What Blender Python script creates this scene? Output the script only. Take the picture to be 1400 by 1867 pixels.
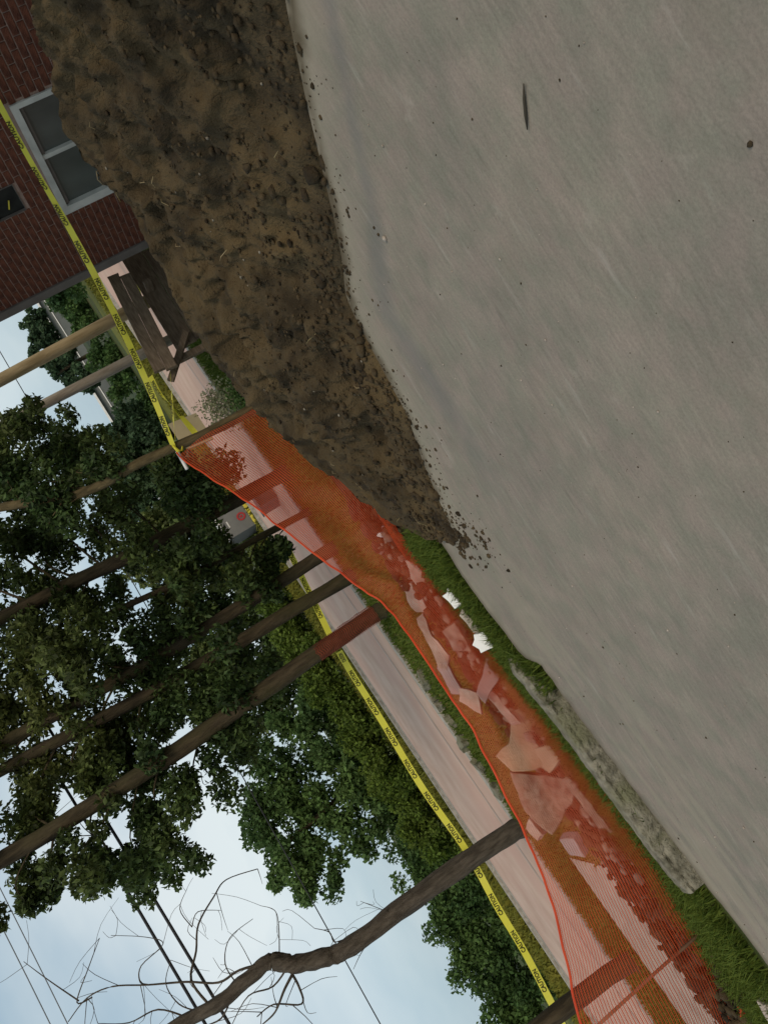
import bpy, bmesh, math, random
import numpy as np
from mathutils import Vector, Matrix, noise

for _o in list(bpy.data.objects):
    bpy.data.objects.remove(_o, do_unlink=True)
S = bpy.context.scene
COL = S.collection
random.seed(7)
RNG = np.random.default_rng(11)

# ------------------------------------------------------------------ camera
CAM_H = 1.6
PITCH = math.radians(12.5)      # looking slightly down
ROLL = math.radians(32.3)       # the phone was held far over on its side
_r0 = Vector((1, 0, 0)); _f = Vector((0, math.cos(PITCH), -math.sin(PITCH))); _u0 = Vector((0, math.sin(PITCH), math.cos(PITCH)))
_cx = -math.cos(ROLL) * _u0 - math.sin(ROLL) * _r0
_cy = -math.sin(ROLL) * _u0 + math.cos(ROLL) * _r0
cam_data = bpy.data.cameras.new('camera')
cam = bpy.data.objects.new('camera', cam_data)
COL.objects.link(cam)
M = Matrix((_cx, _cy, -_f)).transposed().to_4x4()
M.translation = Vector((0, 0, CAM_H))
cam.matrix_world = M
cam_data.sensor_fit = 'VERTICAL'
cam_data.sensor_height = 36.0
cam_data.sensor_width = 27.0
cam_data.lens = 36.0 * 1400 / 1867
cam_data.clip_start = 0.05
cam_data.clip_end = 2000
S.camera = cam

# ------------------------------------------------------------------ sky and light (overcast evening)
SUN_EL, SUN_AZ = math.radians(38), math.radians(150)    # azimuth measured from +Y towards +X
world = bpy.data.worlds.new('World')
S.world = world
world.use_nodes = True
nt = world.node_tree
nt.nodes.clear()
w_out = nt.nodes.new('ShaderNodeOutputWorld')
w_bg = nt.nodes.new('ShaderNodeBackground')
w_bg.inputs['Strength'].default_value = 0.1
w_sky = nt.nodes.new('ShaderNodeTexSky')
w_sky.sky_type = 'NISHITA'
w_sky.sun_disc = False
w_sky.sun_elevation = SUN_EL
w_sky.sun_rotation = SUN_AZ
w_tc = nt.nodes.new('ShaderNodeTexCoord')
w_map = nt.nodes.new('ShaderNodeMapping')
w_map.inputs['Scale'].default_value = (1.2, 1.2, 3.0)
w_n = nt.nodes.new('ShaderNodeTexNoise')
w_n.inputs['Scale'].default_value = 1.6
w_n.inputs['Detail'].default_value = 5
w_n.inputs['Roughness'].default_value = 0.5
w_ramp = nt.nodes.new('ShaderNodeValToRGB')
w_ramp.color_ramp.elements[0].position = 0.38
w_ramp.color_ramp.elements[0].color = (3.7, 5.0, 5.9, 1)
w_ramp.color_ramp.elements[1].position = 0.68
w_ramp.color_ramp.elements[1].color = (7.5, 8.1, 8.1, 1)
w_mix = nt.nodes.new('ShaderNodeMix')
w_mix.data_type = 'RGBA'
w_mix.inputs['Factor'].default_value = 0.86
nt.links.new(w_tc.outputs['Generated'], w_map.inputs['Vector'])
nt.links.new(w_map.outputs['Vector'], w_n.inputs['Vector'])
nt.links.new(w_n.outputs['Fac'], w_ramp.inputs['Fac'])
nt.links.new(w_sky.outputs['Color'], w_mix.inputs['A'])
nt.links.new(w_ramp.outputs['Color'], w_mix.inputs['B'])
nt.links.new(w_mix.outputs['Result'], w_bg.inputs['Color'])
nt.links.new(w_bg.outputs['Background'], w_out.inputs['Surface'])

sun_d = bpy.data.lights.new('sun', 'SUN')
sun_d.energy = 1.5
sun_d.angle = math.radians(25)
sun_d.color = (1.0, 0.85, 0.66)
sun = bpy.data.objects.new('sun', sun_d)
COL.objects.link(sun)
_sd = Vector((math.sin(SUN_AZ) * math.cos(SUN_EL), math.cos(SUN_AZ) * math.cos(SUN_EL), math.sin(SUN_EL)))
sun.rotation_euler = _sd.to_track_quat('Z', 'Y').to_euler()

S.view_settings.view_transform = 'Standard'
S.view_settings.look = 'None'
S.view_settings.exposure = 0.1
S.view_settings.gamma = 1.0
S.view_settings.use_curve_mapping = False
S.cycles.max_bounces = 8
S.cycles.transparent_max_bounces = 8
S.render.engine = 'CYCLES'

# ------------------------------------------------------------------ helpers
ANG = math.radians(17)          # the street runs 17 degrees off the camera's own axes
UV = Vector((math.cos(ANG), math.sin(ANG), 0))
VV = Vector((-math.sin(ANG), math.cos(ANG), 0))
def W(u, v, z=0.0):             # street coordinates (along, across, up) -> world
    return UV * u + VV * v + Vector((0, 0, z))

def tag(o, label=None, cat=None, group=None, kind=None):
    if label: o['label'] = label
    if cat: o['category'] = cat
    if group: o['group'] = group
    if kind: o['kind'] = kind
    return o
def empty(name, loc, label, cat, group=None):
    o = bpy.data.objects.new(name, None)
    o.empty_display_size = 0.1
    COL.objects.link(o)
    o.location = loc
    return tag(o, label, cat, group)
def link(name, me, mat, parent=None):
    o = bpy.data.objects.new(name, me)
    COL.objects.link(o)
    if mat and not me.materials: me.materials.append(mat)
    if parent:
        o.parent = parent
        o.matrix_parent_inverse = Matrix.Translation(-tot_loc(parent))
    return o
def tot_loc(o):
    v = Vector(o.location)
    while o.parent:
        v = v * 0 + Vector(o.location) if False else v
        break
    return v
class MB:
    def __init__(s): s.v = []; s.f = []
    def add(s, vs, fs):
        b = len(s.v); s.v += [tuple(x) for x in vs]; s.f += [tuple(b + i for i in f) for f in fs]; return s
    def box(s, c, a, b, d):     # centre and three half-axis vectors
        c, a, b, d = map(Vector, (c, a, b, d))
        vs = [c + i * a + j * b + k * d for i in (-1, 1) for j in (-1, 1) for k in (-1, 1)]
        fs = [(0, 1, 3, 2), (4, 6, 7, 5), (0, 4, 5, 1), (2, 3, 7, 6), (0, 2, 6, 4), (1, 5, 7, 3)]
        if a.cross(b).dot(d) < 0: fs = [tuple(reversed(f)) for f in fs]
        return s.add(vs, fs)
    def ubox(s, u0, u1, v0, v1, z0, z1):
        return s.box(W((u0 + u1) / 2, (v0 + v1) / 2, (z0 + z1) / 2), UV * (u1 - u0) / 2, VV * (v1 - v0) / 2, Vector((0, 0, (z1 - z0) / 2)))
    def tube(s, pts, rad, n=8, rough=0.0, seed=0):
        pts = [Vector(p) for p in pts]; m = len(pts); vs = []; fs = []
        up = Vector((0.31, 0.2, 0.93))
        for i, p in enumerate(pts):
            t = (pts[min(i + 1, m - 1)] - pts[max(i - 1, 0)]).normalized()
            x = t.cross(up)
            if x.length < 1e-3: x = t.cross(Vector((1, 0, 0)))
            x.normalize(); y = t.cross(x)
            r = rad[i] if hasattr(rad, '__len__') else rad
            for k in range(n):
                th = 2 * math.pi * k / n
                q = r
                if rough: q = r * (1 + rough * noise.noise(Vector((math.cos(th) * 1.3 + seed, math.sin(th) * 1.3, i * 0.35 + seed))))
                vs.append(p + (x * math.cos(th) + y * math.sin(th)) * q)
        for i in range(m - 1):
            for k in range(n):
                k2 = (k + 1) % n
                fs.append((i * n + k, i * n + k2, (i + 1) * n + k2, (i + 1) * n + k))
        fs.append(tuple(range(n - 1, -1, -1))); fs.append(tuple((m - 1) * n + k for k in range(n)))
        return s.add(vs, fs)
    def mesh(s, name, smooth=False):
        me = bpy.data.meshes.new(name)
        me.from_pydata(s.v, [], s.f)
        if smooth: me.polygons.foreach_set('use_smooth', [True] * len(me.polygons))
        me.update()
        return me
    def build(s, name, mat, parent=None, smooth=False):
        return link(name, s.mesh(name, smooth), mat, parent)
def np_mesh(name, co, quads=None, tris=None, smooth=False):
    me = bpy.data.meshes.new(name)
    co = np.ascontiguousarray(co, dtype=np.float32)
    me.vertices.add(len(co)); me.vertices.foreach_set('co', co.ravel())
    fa = quads if quads is not None else tris
    k = fa.shape[1]
    me.loops.add(fa.size); me.loops.foreach_set('vertex_index', fa.astype(np.int32).ravel())
    me.polygons.add(len(fa)); me.polygons.foreach_set('loop_start', np.arange(0, fa.size, k, dtype=np.int32))
    if smooth: me.polygons.foreach_set('use_smooth', np.ones(len(fa), dtype=bool))
    me.update(calc_edges=True); me.validate()
    return me
def smooth_path(pts, per=6):
    pts = [Vector(p) for p in pts]; out = []
    for i in range(len(pts) - 1):
        p0 = pts[max(i - 1, 0)]; p1 = pts[i]; p2 = pts[i + 1]; p3 = pts[min(i + 2, len(pts) - 1)]
        for k in range(per):
            t = k / per
            out.append(0.5 * ((2 * p1) + (-p0 + p2) * t + (2 * p0 - 5 * p1 + 4 * p2 - p3) * t * t + (-p0 + 3 * p1 - 3 * p2 + p3) * t ** 3))
    out.append(pts[-1])
    return out
def lerp_list(a, b, n): return [a + (b - a) * i / (n - 1) for i in range(n)]

# ------------------------------------------------------------------ materials
def mat(name, c1, c2=None, scale=6.0, rough=0.85, bump=0.0, bscale=40.0, detail=6.0, c3=None, coords='Object', stretch=None, trans=0.0, tcol=None, spec=0.25, lo=0.35, hi=0.65, island=0.0):
    m = bpy.data.materials.new(name); m.use_nodes = True
    t = m.node_tree; t.nodes.clear()
    out = t.nodes.new('ShaderNodeOutputMaterial'); b = t.nodes.new('ShaderNodeBsdfPrincipled')
    b.inputs['Roughness'].default_value = rough; b.inputs['Specular IOR Level'].default_value = spec
    tc = t.nodes.new('ShaderNodeTexCoord'); mp = t.nodes.new('ShaderNodeMapping')
    if stretch: mp.inputs['Scale'].default_value = stretch
    t.links.new(tc.outputs[coords], mp.inputs['Vector'])
    col = None
    if c2 is not None:
        n = t.nodes.new('ShaderNodeTexNoise'); n.inputs['Scale'].default_value = scale; n.inputs['Detail'].default_value = detail
        t.links.new(mp.outputs['Vector'], n.inputs['Vector'])
        r = t.nodes.new('ShaderNodeValToRGB')
        r.color_ramp.elements[0].position = lo; r.color_ramp.elements[0].color = (*c1, 1)
        r.color_ramp.elements[1].position = hi; r.color_ramp.elements[1].color = (*c2, 1)
        t.links.new(n.outputs['Fac'], r.inputs['Fac']); col = r.outputs['Color']
        if c3 is not None:
            n2 = t.nodes.new('ShaderNodeTexNoise'); n2.inputs['Scale'].default_value = scale * 0.23; n2.inputs['Detail'].default_value = 4
            t.links.new(mp.outputs['Vector'], n2.inputs['Vector'])
            r2 = t.nodes.new('ShaderNodeValToRGB'); r2.color_ramp.elements[0].position = 0.45; r2.color_ramp.elements[1].position = 0.68
            r2.color_ramp.elements[0].color = (0, 0, 0, 1); r2.color_ramp.elements[1].color = (1, 1, 1, 1)
            t.links.new(n2.outputs['Fac'], r2.inputs['Fac'])
            mx = t.nodes.new('ShaderNodeMix'); mx.data_type = 'RGBA'
            t.links.new(r2.outputs['Color'], mx.inputs['Factor']); t.links.new(col, mx.inputs['A']); mx.inputs['B'].default_value = (*c3, 1)
            col = mx.outputs['Result']
        if island:      # every leaf a little lighter or darker than its neighbour
            ge = t.nodes.new('ShaderNodeNewGeometry'); hv = t.nodes.new('ShaderNodeHueSaturation')
            mr = t.nodes.new('ShaderNodeMapRange'); mr.inputs['To Min'].default_value = 1 - island; mr.inputs['To Max'].default_value = 1 + island
            t.links.new(ge.outputs['Random Per Island'], mr.inputs['Value']); t.links.new(mr.outputs['Result'], hv.inputs['Value'])
            t.links.new(col, hv.inputs['Color']); col = hv.outputs['Color']
        t.links.new(col, b.inputs['Base Color'])
    else:
        b.inputs['Base Color'].default_value = (*c1, 1)
    if bump:
        bn = t.nodes.new('ShaderNodeTexNoise'); bn.inputs['Scale'].default_value = bscale; bn.inputs['Detail'].default_value = 5
        t.links.new(mp.outputs['Vector'], bn.inputs['Vector'])
        bp = t.nodes.new('ShaderNodeBump'); bp.inputs['Strength'].default_value = bump; bp.inputs['Distance'].default_value = 0.02
        t.links.new(bn.outputs['Fac'], bp.inputs['Height']); t.links.new(bp.outputs['Normal'], b.inputs['Normal'])
    if trans:
        tr = t.nodes.new('ShaderNodeBsdfTranslucent')
        if tcol: tr.inputs['Color'].default_value = (*tcol, 1)
        elif col is not None: t.links.new(col, tr.inputs['Color'])
        else: tr.inputs['Color'].default_value = (*c1, 1)
        ms = t.nodes.new('ShaderNodeMixShader'); ms.inputs['Fac'].default_value = trans
        t.links.new(b.outputs['BSDF'], ms.inputs[1]); t.links.new(tr.outputs['BSDF'], ms.inputs[2]); t.links.new(ms.outputs['Shader'], out.inputs['Surface'])
    else:
        t.links.new(b.outputs['BSDF'], out.inputs['Surface'])
    return m

MAT = dict(
    soil=mat('soil', (0.027, 0.0185, 0.009), (0.074, 0.052, 0.026), 5.0, 0.95, 1.0, 55, detail=9, c3=(0.105, 0.071, 0.032)),
    clod=mat('clod', (0.024, 0.016, 0.008), (0.084, 0.058, 0.029), 6.0, 0.95, 0.8, 50),
    grass=mat('grass', (0.052, 0.090, 0.010), (0.120, 0.155, 0.022), 30.0, 0.8, trans=0.25),
    turf=mat('turf', (0.034, 0.050, 0.010), (0.075, 0.092, 0.018), 3.0, 0.95, 0.8, 80, c3=(0.075, 0.068, 0.028)),
    vergeground=mat('vergeground', (0.100, 0.100, 0.016), (0.165, 0.140, 0.028), 2.0, 0.95, 0.6, 40, c3=(0.150, 0.105, 0.034)),
    verge=mat('verge', (0.105, 0.112, 0.014), (0.170, 0.150, 0.020), 1.4, 0.95, 0.6, 30),
    bank=mat('bank', (0.020, 0.034, 0.010), (0.048, 0.062, 0.016), 0.5, 0.95, 0.8, 8, c3=(0.055, 0.050, 0.022)),
    road=mat('road', (0.46, 0.300, 0.225), (0.55, 0.385, 0.300), 1.2, 0.9, 0.15, 90, c3=(0.51, 0.315, 0.245), stretch=(1, 1, 1)),
    walk=mat('walk', (0.34, 0.275, 0.22), (0.44, 0.365, 0.295), 3.0, 0.9, 0.2, 70),
    kerb=mat('kerb', (0.26, 0.23, 0.19), (0.42, 0.38, 0.32), 9.0, 0.9, 0.5, 60),
    gutter=mat('gutter', (0.09, 0.055, 0.035), (0.16, 0.11, 0.075), 4.0, 0.95, 0.4, 60),
    line=mat('line', (0.48, 0.38, 0.32), (0.40, 0.29, 0.235), 5.0, 0.8),
    concrete=mat('concrete', (0.105, 0.095, 0.066), (0.27, 0.245, 0.185), 14.0, 0.92, 1.0, 45, c3=(0.16, 0.155, 0.09)),
    rubble=mat('rubble', (0.32, 0.265, 0.215), (0.52, 0.44, 0.37), 7.0, 0.92, 1.0, 22, c3=(0.24, 0.195, 0.155)),
    rubble_tan=mat('rubble_tan', (0.30, 0.255, 0.165), (0.40, 0.345, 0.235), 6.0, 0.92, 1.0, 22),
    rubble_grey=mat('rubble_grey', (0.24, 0.225, 0.215), (0.36, 0.34, 0.325), 6.0, 0.92, 0.5, 40),
    rubble_rough=mat('rubble_rough', (0.13, 0.108, 0.082), (0.33, 0.285, 0.22), 14.0, 0.95, 1.0, 30, detail=9, lo=.3, hi=.7),
    white=mat('white', (0.72, 0.70, 0.66), (0.82, 0.80, 0.77), 5.0, 0.8),
    oldnet=mat('oldnet', (0.26, 0.050, 0.028), (0.36, 0.075, 0.04), 9.0, 0.6, trans=0.4),
    net=mat('net', (0.78, 0.105, 0.036), (0.86, 0.14, 0.046), 3.0, 0.5, trans=0.45, spec=0.3),
    tape=mat('tape', (0.86, 0.80, 0.08), (0.92, 0.86, 0.11), 2.0, 0.4, trans=0.45, spec=0.4),
    ink=mat('ink', (0.035, 0.033, 0.01), (0.06, 0.055, 0.015), 30.0, 0.6, trans=0.1),
    brick=mat('brick', (0.080, 0.029, 0.018), (0.165, 0.056, 0.031), 7.0, 0.92, 0.6, 70, detail=8, island=.28),
    mortar=mat('mortar', (0.27, 0.185, 0.145), (0.34, 0.24, 0.195), 12.0, 0.95, 0.5, 80),
    trim=mat('trim', (0.135, 0.115, 0.10), (0.17, 0.145, 0.13), 6.0, 0.7, 0.1, 40),
    roofing=mat('roofing', (0.05, 0.047, 0.045), (0.09, 0.085, 0.08), 9.0, 0.9, 0.4, 60),
    frame=mat('frame', (0.42, 0.41, 0.375), (0.58, 0.565, 0.52), 5.0, 0.6, 0.1, 30),
    dark=mat('dark', (0.010, 0.010, 0.009), (0.022, 0.022, 0.018), 8.0, 0.7),
    oldwood=mat('oldwood', (0.14, 0.10, 0.066), (0.24, 0.178, 0.122), 7.0, 0.85, 0.5, 40, stretch=(1, 1, 6)),
    pole=mat('pole', (0.24, 0.175, 0.090), (0.38, 0.29, 0.165), 5.0, 0.85, 0.5, 30, c3=(0.17, 0.14, 0.055), stretch=(3, 3, 0.4)),
    palepole=mat('palepole', (0.22, 0.185, 0.145), (0.34, 0.295, 0.24), 5.0, 0.85, 0.5, 30, stretch=(3, 3, 0.4)),
    sapbark=mat('sapbark', (0.060, 0.045, 0.020), (0.135, 0.100, 0.048), 7.0, 0.95, 0.8, 22, stretch=(2.5, 2.5, 0.5)),
    bark=mat('bark', (0.030, 0.022, 0.012), (0.074, 0.055, 0.031), 7.0, 0.95, 1.0, 22, c3=(0.058, 0.050, 0.020), stretch=(2.5, 2.5, 0.5)),
    deadbark=mat('deadbark', (0.052, 0.041, 0.030), (0.105, 0.085, 0.064), 8.0, 0.95, 0.9, 25, stretch=(2.5, 2.5, 0.6)),
    leaf_dark=mat('leaf_dark', (0.036, 0.066, 0.020), (0.084, 0.126, 0.034), 1.3, 0.6, trans=0.38, c3=(0.110, 0.128, 0.034), island=.65),
    leaf_mid=mat('leaf_mid', (0.070, 0.125, 0.036), (0.135, 0.215, 0.058), 0.7, 0.7, trans=0.4, c3=(0.050, 0.098, 0.034), island=.5),
    leaf_blue=mat('leaf_blue', (0.040, 0.074, 0.038), (0.072, 0.118, 0.052), 0.6, 0.7, trans=0.35, island=.5),
    leaf_hedge=mat('leaf_hedge', (0.050, 0.098, 0.028), (0.095, 0.160, 0.042), 0.9, 0.7, trans=0.35, island=.5),
    leaf_olive=mat('leaf_olive', (0.075, 0.120, 0.016), (0.140, 0.190, 0.030), 0.9, 0.7, trans=0.4, island=.5),
    leaf_lime=mat('leaf_lime', (0.070, 0.105, 0.020), (0.130, 0.150, 0.030), 1.0, 0.7, trans=0.35),
    blossom=mat('blossom', (0.42, 0.40, 0.26), (0.26, 0.27, 0.13), 9.0, 0.8, trans=0.3),
    card=mat('card', (0.42, 0.34, 0.20), (0.50, 0.41, 0.25), 3.0, 0.9),
    cable=mat('cable', (0.035, 0.036, 0.040), None),
    thinwire=mat('thinwire', (0.18, 0.19, 0.20), None),
    cabinet=mat('cabinet', (0.12, 0.12, 0.112), (0.16, 0.16, 0.148), 2.0, 0.6),
    darkbox=mat('darkbox', (0.10, 0.085, 0.078), (0.14, 0.12, 0.11), 3.0, 0.7),
    red=mat('red', (0.33, 0.03, 0.03), None, rough=0.6),
    yellow=mat('yellow', (0.62, 0.50, 0.05), (0.7, 0.58, 0.08), 3.0, 0.6),
    shed=mat('shed', (0.115, 0.125, 0.12), (0.15, 0.16, 0.15), 0.4, 0.8),
    twig=mat('twig', (0.030, 0.025, 0.018), (0.06, 0.05, 0.035), 20.0, 0.9),
    steel=mat('steel', (0.20, 0.10, 0.06), (0.28, 0.15, 0.09), 10.0, 0.7),
)
def glass_mat():
    m = bpy.data.materials.new('glass'); m.use_nodes = True
    b = m.node_tree.nodes['Principled BSDF']
    t = m.node_tree
    n = t.nodes.new('ShaderNodeTexNoise'); n.inputs['Scale'].default_value = 2.0
    r = t.nodes.new('ShaderNodeValToRGB'); r.color_ramp.elements[0].color = (0.045, 0.050, 0.043, 1); r.color_ramp.elements[1].color = (0.12, 0.13, 0.118, 1)
    t.links.new(n.outputs['Fac'], r.inputs['Fac']); t.links.new(r.outputs['Color'], b.inputs['Base Color'])
    b.inputs['Roughness'].default_value = 0.28; b.inputs['Specular IOR Level'].default_value = 0.5
    return m
MAT['glass'] = glass_mat()

# pavement: worn grey slab, colour wear driven by noise plus two painted wear maps (damp strip, soil dust)
def pavement_mat():
    m = bpy.data.materials.new('pavement'); m.use_nodes = True
    t = m.node_tree; b = t.nodes['Principled BSDF']; N = t.nodes.new; L = t.links.new
    tc = N('ShaderNodeTexCoord'); mp = N('ShaderNodeMapping')
    mp.inputs['Rotation'].default_value = (0, 0, math.radians(-36)); mp.inputs['Scale'].default_value = (1, 1, 1)
    L(tc.outputs['Object'], mp.inputs['Vector'])
    mp2 = N('ShaderNodeMapping'); mp2.inputs['Rotation'].default_value = (0, 0, math.radians(42)); mp2.inputs['Scale'].default_value = (0.16, 1, 1)
    L(tc.outputs['Object'], mp2.inputs['Vector'])
    def nz(vec, sc, de, ro=0.55):
        n = N('ShaderNodeTexNoise'); n.inputs['Scale'].default_value = sc; n.inputs['Detail'].default_value = de; n.inputs['Roughness'].default_value = ro
        L(vec, n.inputs['Vector']); return n.outputs['Fac']
    def ramp(fac, p0, c0, p1, c1):
        r = N('ShaderNodeValToRGB'); r.color_ramp.elements[0].position = p0; r.color_ramp.elements[0].color = (*c0, 1)
        r.color_ramp.elements[1].position = p1; r.color_ramp.elements[1].color = (*c1, 1); L(fac, r.inputs['Fac']); return r.outputs['Color']
    def mix(fac, a, bb, mode='MIX'):
        x = N('ShaderNodeMix'); x.data_type = 'RGBA'; x.blend_type = mode
        for s, val in (('Factor', fac), ('A', a), ('B', bb)):
            if isinstance(val, tuple): x.inputs[s].default_value = (*val, 1)
            elif isinstance(val, float): x.inputs[s].default_value = val
            else: L(val, x.inputs[s])
        return x.outputs['Result']
    base = ramp(nz(mp.outputs['Vector'], 2.2, 6), 0.35, (0.226, 0.197, 0.158), 0.68, (0.288, 0.252, 0.204))
    tint = ramp(nz(mp.outputs['Vector'], 5.0, 7, 0.65), 0.38, (0.214, 0.205, 0.160), 0.62, (0.296, 0.232, 0.198))
    c = mix(0.55, base, tint)
    big = ramp(nz(mp.outputs['Vector'], 1.1, 6, 0.65), 0.36, (0.94, 0.95, 0.955), 0.66, (1.05, 1.04, 1.02))
    c = mix(1.0, c, big, 'MULTIPLY')
    streak = ramp(nz(mp2.outputs['Vector'], 42, 4, 0.6), 0.3, (0.80, 0.80, 0.80), 0.72, (1.10, 1.10, 1.10))
    c = mix(0.7, c, streak, 'MULTIPLY')
    grit = ramp(nz(mp.outputs['Vector'], 85, 4, 0.7), 0.30, (0.70, 0.70, 0.69), 0.60, (1.06, 1.06, 1.06))
    c = mix(0.6, c, grit, 'MULTIPLY')
    pits = ramp(nz(mp2.outputs['Vector'], 19, 4, 0.6), 0.62, (0, 0, 0), 0.74, (1, 1, 1))
    c = mix(mix(1.0, pits, (0.35, 0.35, 0.35), 'MULTIPLY'), c, (0.12, 0.11, 0.09))
    worn = ramp(nz(mp2.outputs['Vector'], 13, 4, 0.65), 0.60, (0, 0, 0), 0.76, (1, 1, 1))
    c = mix(mix(1.0, worn, (0.4, 0.4, 0.4), 'MULTIPLY'), c, (0.40, 0.37, 0.32))
    stain = ramp(nz(mp.outputs['Vector'], 1.7, 7, 0.7), 0.56, (0, 0, 0), 0.74, (1, 1, 1))
    c = mix(mix(1.0, stain, (0.45, 0.45, 0.45), 'MULTIPLY'), c, (0.225, 0.172, 0.138))
    pale = ramp(nz(mp.outputs['Vector'], 4.3, 6, 0.65), 0.63, (0, 0, 0), 0.76, (1, 1, 1))
    c = mix(mix(1.0, pale, (0.40, 0.40, 0.40), 'MULTIPLY'), c, (0.40, 0.355, 0.30))
    at = N('ShaderNodeAttribute'); at.attribute_name = 'damp'
    c = mix(at.outputs['Fac'], c, (0.150, 0.146, 0.138))
    at2 = N('ShaderNodeAttribute'); at2.attribute_name = 'dust'
    c = mix(at2.outputs['Fac'], c, (0.30, 0.265, 0.20))
    at3 = N('ShaderNodeAttribute'); at3.attribute_name = 'soil'
    c = mix(at3.outputs['Fac'], c, (0.075, 0.055, 0.03))
    L(c, b.inputs['Base Color'])
    b.inputs['Roughness'].default_value = 0.9; b.inputs['Specular IOR Level'].default_value = 0.2
    bp = N('ShaderNodeBump'); bp.inputs['Strength'].default_value = 0.25; bp.inputs['Distance'].default_value = 0.006
    L(nz(mp.outputs['Vector'], 110, 4), bp.inputs['Height']); L(bp.outputs['Normal'], b.inputs['Normal'])
    return m
MAT['pavement'] = pavement_mat()

# ------------------------------------------------------------------ ground sheets
def sheet(name, u0, u1, v0, v1, z, m, nu=2, nv=2, kind='structure'):
    us = np.linspace(u0, u1, nu); vs = np.linspace(v0, v1, nv)
    co = [W(a, b, z) for b in vs for a in us]
    q = np.array([(j * nu + i, j * nu + i + 1, (j + 1) * nu + i + 1, (j + 1) * nu + i) for j in range(nv - 1) for i in range(nu - 1)])
    o = link(name, np_mesh(name, np.array([tuple(c) for c in co]), quads=q), m)
    o['kind'] = kind
    return o
sheet('ground', -500, 500, -150, 700, -0.05, MAT['turf'])
sheet('road', -300, 300, 12.05, 19.5, -0.042, MAT['road'])
sheet('verge', -120, 120, 19.72, 29.0, -0.02, MAT['verge'])
sheet('gutter', -300, 300, 11.86, 12.046, -0.038, MAT['gutter'])
# edge line and far gutter of the road
o = sheet('road_marking', -300, 300, 13.35, 13.47, -0.037, MAT['line'])
o = sheet('road_edge', -300, 300, 19.25, 19.5, -0.037, MAT['kerb'])
kb = MB(); kb.ubox(-120, 120, 11.62, 11.855, -0.3, 0.02); o = kb.build('kerb', MAT['kerb']); o['kind'] = 'structure'
kb = MB(); kb.ubox(-120, 120, 19.505, 19.715, -0.3, 0.03); o = kb.build('kerb', MAT['kerb']); o['kind'] = 'structure'
sheet('sidewalk', -60, -1.78, 8.22, 9.72, -0.012, MAT['walk'], 2, 2)
sheet('disturbed_ground', -9, 6.5, 6.55, 8.20, -0.035, MAT['soil'])
sheet('grass_verge_ground', -60, 60, 8.21, 11.60, -0.03, MAT['vergeground'])

def dist_poly(P, poly):
    P = np.asarray(P); best = np.full(len(P), 1e9)
    for a, b in zip(poly[:-1], poly[1:]):
        a = np.array(a); b = np.array(b); d = b - a
        t = np.clip(((P - a) @ d) / (d @ d), 0, 1)
        best = np.minimum(best, np.linalg.norm(P - (a + t[:, None] * d), axis=1))
    return best
def fbm(x, y, s=1.0, z=0.0):
    return noise.fractal(Vector((x * s, y * s, z)), 1.0, 2.0, 4)

# near edge of the concrete apron (broken, irregular)
EDGE = [(-60, 5.7), (-6, 5.72), (-4, 5.66), (-2.6, 5.66), (-1.96, 5.66), (-1.70, 5.70), (-1.66, 5.70), (0.10, 5.72), (0.22, 5.98), (0.6, 6.0), (0.96, 5.97), (1.35, 5.9), (2.0, 5.8), (60, 5.8)]
def edge_v(u):
    for (a, va), (b, vb) in zip(EDGE[:-1], EDGE[1:]):
        if a <= u <= b:
            return va + (vb - va) * (u - a) / (b - a) + 0.035 * fbm(u, 3.3, 2.5) + 0.022 * fbm(u, 1.3, 14)
    return 5.7
DAMP = [(2.9, 1.5), (2.67, 2.21), (2.52, 2.63), (2.33, 3.16), (2.21, 3.77), (1.95, 3.85), (1.45, 3.98), (1.05, 4.15)]
SOILB = [(2.75, 0.5), (2.95, 1.4), (3.0, 2.37), (2.99, 2.6), (2.77, 3.3), (2.58, 4.19), (1.93, 4.6), (1.55, 5.1), (1.3, 5.33)]
us = np.concatenate([[-60, -20, -8], np.linspace(-4.5, 4.5, 221), [8, 20, 60]])
vs = np.concatenate([[-60, -20, -4], np.linspace(0.3, 5.3, 121)])
nu, nv = len(us), len(vs) + 8
co = np.zeros((nv, nu, 2))
for i, u in enumerate(us):
    ve = edge_v(u)
    col = np.concatenate([vs, np.linspace(5.34, ve, 8)])
    co[:, i, 0] = u; co[:, i, 1] = col
P2 = co.reshape(-1, 2)
xyz = np.array([tuple(W(a, b, 0.0)) for a, b in P2])
idx = np.arange(nu * nv).reshape(nv, nu)
quads = np.stack([idx[:-1, :-1], idx[:-1, 1:], idx[1:, 1:], idx[1:, :-1]], -1).reshape(-1, 4)
me = np_mesh('pavement', xyz, quads=quads)
near = (np.abs(P2[:, 0]) < 5) & (P2[:, 1] > 0) & (P2[:, 1] < 6.5)
nz = np.array([fbm(a, b, 1.6) if n else 0.0 for (a, b), n in zip(P2, near)])
nz2 = np.array([fbm(a, b, 6.0, 4.0) if n else 0.0 for (a, b), n in zip(P2, near)])
dd = dist_poly(P2, DAMP)
wid = 0.075 + 0.10 * np.clip((P2[:, 1] - 3.2) / 0.8, 0, 1)
damp = np.clip(1.25 - (dd + 0.045 * nz2 + 0.03 * nz) / wid, 0, 1) * 0.5 * np.clip(1.1 + 0.9 * nz, 0.15, 1) * np.clip((P2[:, 0] - 0.9) / 0.7, 0, 1)
ds = dist_poly(P2, SOILB)
dust = np.clip(1.0 - (ds + 0.12 * nz) / 0.36, 0, 1) * 0.75 + np.clip(0.6 - (6.0 - P2[:, 1]) / 1.0 + 0.5 * nz, 0, 0.45) * near
strk = np.array([noise.fractal(Vector((a * .9, b * 9, 2.0)), 1.0, 2.0, 4) if n else 0.0 for (a, b), n in zip(P2, near)])
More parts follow.
